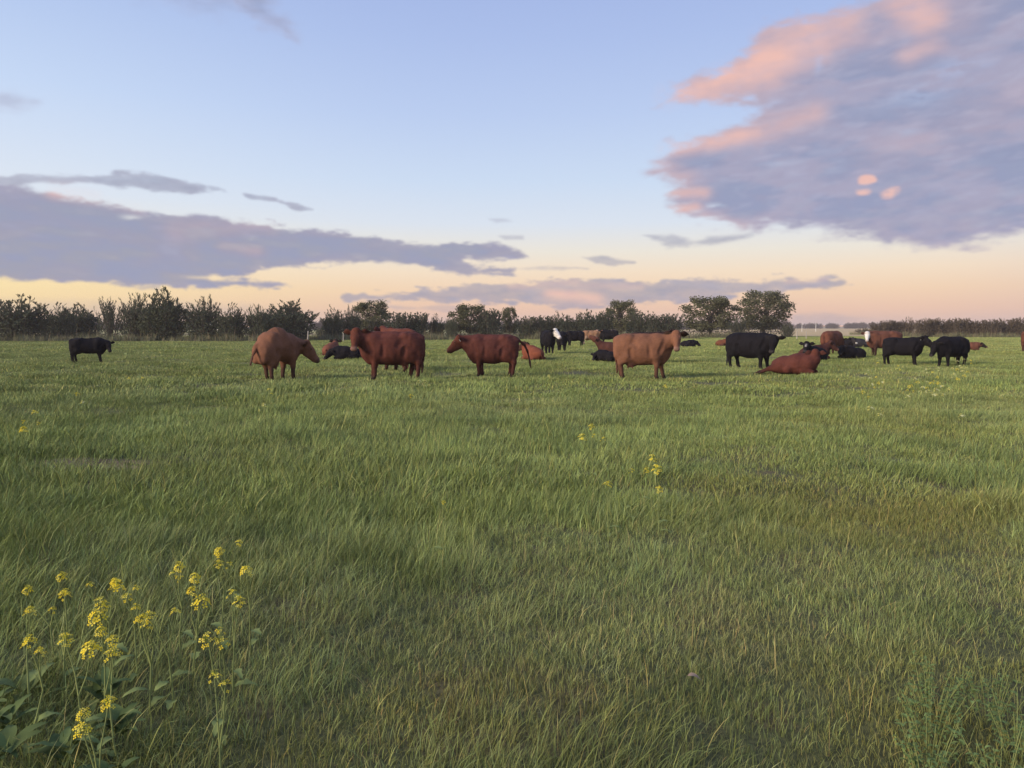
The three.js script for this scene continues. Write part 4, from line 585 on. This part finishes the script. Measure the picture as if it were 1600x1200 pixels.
// rank grass and weeds along the foot of the hedge
{
  const r = rng(31), im = [], col = new THREE.Color(), g = [0, 1, 2].map((k) => tuft(880 + k, { n: 120, R: 0.7, l0: 0.3, l1: 0.95, pw: 1.4, w: 0.035, lean: 0.15, b0: 0.1, b1: 0.9, seg: 2, dry: 0.12 }));
  const rows = HEDGE.filter((h) => h[0] < 95), M = [[], [], []], q = new THREE.Quaternion();
  for (let i = 0; i < 900; i++) {
    const h = rows[Math.floor(r() * rows.length)], x = h[0] + (r() - 0.5) * 6, z = h[1] + 1.2 + (r() - 0.5) * 3.2; if (x > 33 && x < 47) continue; if (h[5] && r() < 0.4) continue;
    q.setFromAxisAngle(V(0, 1, 0), r() * 6.28); M[i % 3].push(new THREE.Matrix4().compose(V(x, 0, z), q, V(1, 0.5 + 0.7 * r(), 1)));
  }
  const o = new THREE.Group();
  M.forEach((m, k) => { const n = new THREE.InstancedMesh(g[k], grassMat, m.length); m.forEach((a, i) => { n.setMatrixAt(i, a); const s = 0.8 + 0.4 * r(); n.setColorAt(i, col.setRGB(0.155 * s, 0.165 * s, 0.095 * s)); }); n.name = 'weed_blades'; n.userData.kind = 'stuff'; o.add(n); });
  add(o, 'tall_weeds', 'tall grey green weeds growing along the foot of the hedge', 'weeds', null, 'stuff');
}
// far woods on the horizon, each one mass
function farWood(label, x0, x1, z, h, n, seed, tone) {
  const r = rng(seed), src = [shrubGeo('b', seed + 1, tone), shrubGeo('d', seed + 2, tone)], o = new THREE.Group(), M = [[], []], q = new THREE.Quaternion();
  for (let i = 0; i < n; i++) { const x = lerp(x0, x1, (i + r()) / n), k = h * (0.6 + 0.6 * fbm(x * 0.02 + seed, 0, 3)) / 5; q.setFromAxisAngle(V(0, 1, 0), r() * 6.28); M[i % 2].push(new THREE.Matrix4().compose(V(x, 0, z + (r() - 0.5) * 30), q, V(k * 1.9, k, k * 1.9))); }
  M.forEach((m, k) => { const c = new THREE.InstancedMesh(src[k].crown, crownMat, m.length); m.forEach((a, i) => c.setMatrixAt(i, a)); c.name = 'tree_crowns'; c.userData.kind = 'stuff'; o.add(c); });
  add(o, 'distant_wood', label, 'wood', null, 'stuff');
}
farWood('low line of trees on the far horizon at right', 150, 620, -760, 6.5, 110, 61, [0.075, 0.07, 0.06]);
farWood('brownish far trees glimpsed through gaps of the left hedge', -420, 150, -430, 6.0, 130, 67, [0.085, 0.07, 0.058]);
// fence posts by the hedge, poles and a white wrapped bale row in the far field
{
  const wood = new THREE.MeshStandardMaterial({ color: new THREE.Color(0.42, 0.38, 0.33), roughness: 0.9 }); wood.name = 'weathered_post';
  const postGeo = mergeGeometries([new THREE.CylinderGeometry(0.055, 0.065, 1.15, 8, 3).translate(0, 0.5, 0), new THREE.ConeGeometry(0.055, 0.05, 8).translate(0, 1.10, 0)]);
  for (const [x, z, s, l] of [[-21.7, -81.8, 1, 'pale wooden fence post at the hedge gap'], [-18.0, -82.2, 0.8, 'short wooden fence post right of the hedge gap'], [35.5, -96, 0.95, 'wooden fence post beside the bush under the tallest tree'], [37.8, -99, 0.9, 'second wooden fence post right of the tallest tree']]) {
    const o = new THREE.Group(); part(o, 'post', postGeo, wood); const wire = new Geo(); wire.tube([V(-0.07, 0.85, 0.062), V(0.0, 0.86, 0.068), V(0.07, 0.85, 0.062)], 0.006, 0.006, 4, [0.3, 0.3, 0.3]); part(o, 'wire_staple', wire.build(), barkMat);
    o.scale.setScalar(s); o.position.set(x, 0, z); o.rotation.z = (z % 1) * 0.08; add(o, 'fence_post', l, 'fence post', 'fence posts along the hedge');
  }
  const white = new THREE.MeshStandardMaterial({ color: new THREE.Color(0.75, 0.74, 0.72), roughness: 0.5 }); white.name = 'white_paint';
  for (const [x, l] of [[94, 'left one of two thin white poles on the horizon'], [98.5, 'right one of two thin white poles on the horizon']]) { const o = new THREE.Group(); part(o, 'pole', new THREE.CylinderGeometry(0.06, 0.08, 2.6, 8).translate(0, 1.3, 0), white); part(o, 'cap', new THREE.SphereGeometry(0.1, 10, 8).translate(0, 2.62, 0), white); o.position.set(x, 0, -250); add(o, 'white_pole', l, 'pole', 'white poles in the far field'); }
  const b = new THREE.Group(); for (let k = 0; k < 6; k++) { const c = new THREE.CapsuleGeometry(0.6, 0.35, 6, 16).rotateZ(Math.PI / 2).translate(k * 1.3, 0.58, 0); part(b, 'wrapped_bale', c, white); }
  b.position.set(-106, 0, -262); add(b, 'bale_row', 'row of white wrapped bales in the field beyond the left hedge', 'bales');
}
// ---------------------------------------------------------------- yellow mustard plants
const petalMat = leafMat('yellow_petal', 0.3), stemMat = new THREE.MeshPhysicalMaterial({ vertexColors: true, roughness: 0.8, specularIntensity: 0.2, side: THREE.DoubleSide, name: 'stem_and_leaf' });
const YEL = [[0.90, 0.74, 0.06], [0.88, 0.69, 0.05], [0.90, 0.78, 0.13]], BUD = [0.34, 0.36, 0.06], STEM = [0.20, 0.235, 0.085];
function flowerHead(seed, R, florets) {                // a domed cluster of four-petalled flowers with buds on top
  const r = rng(seed), g = new Geo(), bd = new Geo();
  for (let i = 0; i < florets; i++) {
    const a = i * 2.4 + r() * 0.5, t = Math.sqrt((i + 0.6) / florets), cx = Math.cos(a) * t * R, cz = Math.sin(a) * t * R, cy = R * 1.15 * (1 - t * t) + (r() - 0.5) * R * 0.75;
    const n = V(cx / R * 0.8 + (r() - 0.5) * 0.4, 0.8, cz / R * 0.8 + (r() - 0.5) * 0.4).normalize(), u = V(1, 0, 0.3).cross(n).normalize(), w = n.clone().cross(u), pr = R * (0.27 + 0.14 * r()), rot = r() * 1.5, c = YEL[Math.floor(r() * 3)];
    for (let p = 0; p < 4; p++) {
      const q = rot + p * Math.PI / 2, at = (rad, off, up) => { const x = Math.cos(q + off) * rad, y = Math.sin(q + off) * rad; return g.v(cx + u.x * x + w.x * y + n.x * up, cy + u.y * x + w.y * y + n.y * up, cz + u.z * x + w.z * y + n.z * up, c); };
      const b = at(pr * 0.12, 0, 0), l = at(pr * 0.85, -0.46, pr * 0.22), e = at(pr * 1.08, 0, pr * 0.12), k = at(pr * 0.85, 0.46, pr * 0.22); g.t(b, l, e); g.t(b, e, k);
    }
  }
  for (let i = 0; i < 7; i++) { const a = r() * 6.28, q = r() * R * 0.35, x = Math.cos(a) * q, z = Math.sin(a) * q, y = R * 1.0; bd.tube([V(x, y - R * 0.3, z), V(x, y, z), V(x, y + R * 0.22, z)], R * 0.1, R * 0.03, 4, BUD); }
  return { petals: g.build(), buds: bd.build() };
}
const HEADS = []; for (let k = 0; k < 6; k++) HEADS.push(flowerHead(60 + k, 0.021 + 0.002 * k, 8 + (k * 5) % 13));
function blade(g, p, dir, L, w, c, r, lobes = 0) {      // an arched leaf with a midrib fold and wavy edge
  const s = V(dir.z, 0, -dir.x).normalize(), N = 6, L0 = [], M0 = [], R0 = []; let q = p.clone(), d = dir.clone();
  for (let k = 0; k <= N; k++) {
    const t = k / N, ww = w * Math.sin(Math.PI * Math.pow(t, 0.75) * 0.97 + 0.03) * (1 + lobes * (k % 2 ? 0.35 : -0.3)) + (k === N ? 0.001 : 0);
    const j = (r() - 0.5) * w * 0.25; L0.push(g.v(q.x - s.x * ww, q.y + ww * 0.28 + j, q.z - s.z * ww, c)); M0.push(g.v(q.x, q.y, q.z, c)); R0.push(g.v(q.x + s.x * ww, q.y + ww * 0.28 - j, q.z + s.z * ww, c));
    q = q.clone().addScaledVector(d, L / N); d.y -= 0.16 + 0.1 * r(); d.normalize();
  }
  for (let k = 0; k < N; k++) { g.q(L0[k], M0[k], M0[k + 1], L0[k + 1]); g.q(M0[k], R0[k], R0[k + 1], M0[k + 1]); }
}
MUSTARD.forEach(([x, z, heads], i) => {
  const r = rng(7000 + i), o = new THREE.Group(), y0 = ground(x, z), stem = new Geo(), tops = heads.map(([dx, h]) => V(dx, Math.max(0.12, h - y0), (r() - 0.5) * 0.08));
  const hm = Math.min(...tops.map((t) => t.y)), fork = V((r() - 0.5) * 0.04, hm * (0.45 + 0.2 * r()), (r() - 0.5) * 0.04), root = V((r() - 0.5) * 0.06, -0.02, (r() - 0.5) * 0.06 + 0.02);
  stem.tube([root, root.clone().lerp(fork, 0.5).add(V(0.012 * (r() - 0.5), 0, 0.01)), fork], 0.0042, 0.0032, 5, STEM);
  const big = i < 21;
  tops.forEach((t, k) => {
    stem.tube([fork, fork.clone().lerp(t, 0.5).add(V((r() - 0.5) * 0.03, -0.01, (r() - 0.5) * 0.02)), t], 0.003, 0.0018, 4, STEM);
    const size = (big ? 0.75 + 0.6 * r() * r() : 1.05 + 0.4 * r()) * (i === 27 ? 0.5 : 1), fh = HEADS[Math.floor(r() * 6)], hd = part(o, 'flower_head', fh.petals, petalMat); part(hd, 'buds', fh.buds, stemMat); hd.position.copy(t); hd.scale.setScalar(size); hd.rotation.set((r() - 0.5) * 0.7 + 0.25, r() * 6.28, (r() - 0.5) * 0.7);
    for (let q = 0; q < 4; q++) { const u = 0.35 + 0.5 * r(), b = fork.clone().lerp(t, u), a = r() * 6.28, e = b.clone().add(V(Math.cos(a) * 0.022, 0.022, Math.sin(a) * 0.022)); stem.tube([b, b.clone().lerp(e, 0.5), e], 0.0013, 0.001, 3, STEM); }   // seed pods
  });
  part(o, 'stem', stem.build(), stemMat);
  for (let k = 0; k < 2; k++) { const lf = new Geo(), a = r() * 6.28, p = root.clone().lerp(fork, 0.25 + 0.3 * k); blade(lf, p, V(Math.cos(a), 0.55, Math.sin(a)).normalize(), 0.07 + 0.05 * r(), 0.014 + 0.008 * r(), [0.19, 0.235, 0.08], r, 0.8); part(o, 'leaf', lf.build(), stemMat); }
  o.position.set(x, y0, z);
  const near = i < 21 ? 'cluster at the lower left' : i < 26 ? 'group in the middle of the pasture' : 'left side';
  const W = ['leftmost', 'upper', 'middle', 'lower', 'right', 'outer'];
  add(o, 'mustard_plant', MLBL(i), 'wild flower', 'yellow mustard plants in the grass');
});
function MLBL(i) {
  const l = ['two-headed yellow mustard plant at the upper left of the cluster', 'three-headed yellow mustard plant in the top row, second from the left', 'two-headed yellow mustard plant in the top middle of the cluster', 'yellow mustard plant with three heads stepping down on the left', 'yellow mustard plant with three small heads in a column', 'single-headed yellow mustard at the far left edge', 'yellow mustard plant with two big heads one above the other in mid cluster', 'yellow mustard plant with the largest top head, right of centre', 'yellow mustard plant with three scattered heads right of the largest', 'yellow mustard with one full round head at the right of the cluster', 'yellow mustard pair of heads at the upper right', 'rearmost two-headed yellow mustard of the cluster', 'single yellow mustard head at the far right of the cluster', 'yellow mustard with two small heads below the cluster’s middle', 'yellow mustard with three heads at the lower right of the cluster', 'yellow mustard with one bright head below mid cluster', 'yellow mustard with two heads at lower left above the broad leaves', 'lone bright yellow mustard head standing over the dark weeds', 'low yellow mustard with two tiny heads, right of the dark weeds', 'nearest yellow mustard, three heads low in the bottom left corner', 'yellow mustard with two faded heads near the left edge', 'tall branching yellow mustard with four heads in mid pasture', 'tallest yellow mustard of the middle group, two heads', 'single yellow mustard, left of the middle group’s tallest', 'leaning yellow mustard right of the middle group, two heads', 'single yellow mustard, nearest of the middle group', 'yellow mustard with four heads at the far left of the pasture', 'tiny pale flower alone in the middle of the long grass'];
  return l[i];
}
// small pale flowers farther out, each a plant of its own
{
  const head = flowerHead(91, 0.042, 9), sg = new Geo(); sg.tube([V(0.02, -0.02, 0), V(0, 0.22, 0.01), V(0.0, 0.45, 0)], 0.006, 0.004, 4, STEM); sg.tube([V(0.005, 0.22, 0), V(0.06, 0.3, 0.02), V(0.1, 0.38, 0.02)], 0.004, 0.003, 4, STEM); const sgeo = sg.build(), r = rng(404);
  const pale = leafMat('pale_petal', 0.3); pale.color.setRGB(0.95, 1.1, 4.0);
  FARFL.forEach(([x, z], i) => {
    const o = new THREE.Group(), m = r() < 0.5 ? pale : petalMat, s = 0.65 + 0.5 * r();
    part(o, 'stem', sgeo, stemMat); const a = part(o, 'flower_head', head.petals, m); a.position.set(0, 0.45, 0); if (r() < 0.5) { const b = part(o, 'flower_head', head.petals, m); b.position.set(0.1, 0.38, 0.02); b.scale.setScalar(0.7); }
    o.rotation.y = r() * 6.28; o.scale.set(s, 0.9 + 0.2 * r(), s); o.position.set(x, ground(x, z), z);
    add(o, 'small_wild_flower', i < 48 ? 'small pale yellow flower in the loose patch before the black heifers' : 'small pale flower dotted in the left half of the pasture', 'wild flower', i < 48 ? 'flowers before the black heifers' : 'pale flowers of the left pasture');
  });
}
// broad leaved docks in the bottom left corner and leafy weeds bottom right
function dock(label, x, z, n, L, w, c, seed, group) {
  const r = rng(seed), o = new THREE.Group(), y = ground(x, z);
  for (let k = 0; k < n; k++) { const g = new Geo(), a = k * 2.4 + r(), t = 0.75 + 0.5 * r(), sh = 0.7 + 0.5 * r(), cc = c.map((v) => v * sh); blade(g, V((r() - 0.5) * 0.05, 0.03 + 0.06 * r(), (r() - 0.5) * 0.05), V(Math.cos(a), 0.7 + 0.9 * r(), Math.sin(a)).normalize(), L * t, w * t, cc, r, 0.12); part(o, 'leaf', g.build(), stemMat); }
  o.position.set(x, y, z); add(o, 'dock_plant', label, 'weed', group);
}
const DG = 'broad leaved weeds in the bottom left corner', DC = [0.105, 0.145, 0.05];
dock('broad leaved dock plant, largest in the bottom left corner', -1.52, -2.52, 11, 0.12, 0.02, DC, 1, DG);
dock('broad leaved dock plant at the lower left edge', -1.86, -2.72, 9, 0.12, 0.019, DC, 2, DG);
dock('broad leaved dock plant under the bright lone mustard', -1.62, -2.95, 8, 0.13, 0.02, DC, 3, DG);
dock('small dock plant just above the bottom left corner', -1.98, -3.0, 8, 0.13, 0.022, [0.13, 0.165, 0.06], 4, DG);
dock('dark dock plant in the very corner at bottom left', -1.72, -2.5, 10, 0.13, 0.022, DC, 6, DG);
dock('dark dock plant left of the nearest mustard', -1.42, -2.7, 10, 0.12, 0.02, DC, 7, DG);
dock('dark dock plant at the left edge under the faded mustard', -2.0, -2.78, 10, 0.13, 0.022, DC, 8, DG);
dock('dock plant beside the nearest mustard', -1.3, -2.42, 7, 0.12, 0.018, DC, 5, DG);
function forb(label, x, z, seed) {
  const r = rng(seed), o = new THREE.Group(), y = ground(x, z), st = new Geo(), c = [0.145, 0.205, 0.068];
  const lf = new Geo();
  for (let k = 0; k < 15; k++) {
    const a = r() * 6.28, q = 0.05 + r() * 0.1, h = 0.13 + 0.12 * r(), e = V(Math.cos(a) * q, h, Math.sin(a) * q), b = V(Math.cos(a) * q * 0.3, -0.01, Math.sin(a) * q * 0.3); st.tube([b, b.clone().lerp(e, 0.5).add(V(0, 0.02, 0)), e], 0.0022, 0.0014, 4, STEM);
    for (let j = 0; j < 11; j++) { const p = b.clone().lerp(e, 0.3 + 0.7 * r()), la = r() * 6.28; blade(lf, p, V(Math.cos(la), 0.5 + 0.4 * r(), Math.sin(la)).normalize(), 0.016 + 0.016 * r(), 0.004 + 0.003 * r(), ((sh) => c.map((v) => v * sh))(0.75 + 0.5 * r()), r, 0.2); }
  }
  part(o, 'stems', st.build(), stemMat); part(o, 'foliage', lf.build(), stemMat); o.position.set(x, y, z); add(o, 'leafy_weed', label, 'weed', 'leafy green weeds in the bottom right corner');
}
[[1.55, -2.75, 'largest'], [1.78, -2.6, 'rightmost'], [1.42, -2.52, 'leftmost'], [1.66, -2.95, 'rearmost'], [1.6, -2.42, 'nearest'], [1.85, -2.86, 'outermost']].forEach(([x, z, w], i) => forb(w + ' of the leafy green weed clumps in the bottom right corner', x, z, 50 + i));
// a curled dead leaf on the turf
{ const g = new Geo(), r = rng(8); blade(g, V(0, 0.1, 0), V(0.9, 0.25, 0.2).normalize(), 0.06, 0.018, [0.30, 0.22, 0.16], r, 0.1); const [x, z] = [0.735, -3.12]; const o = new THREE.Mesh(g.build(), stemMat); o.position.set(x, ground(x, z), z); add(o, 'dead_leaf', 'curled brown dead leaf lying on the grass, bottom right', 'leaf'); }
// evening haze
scene.fog = new THREE.FogExp2(new THREE.Color(0.90, 0.80, 0.78), 0.0004);

renderer.render(scene, camera);
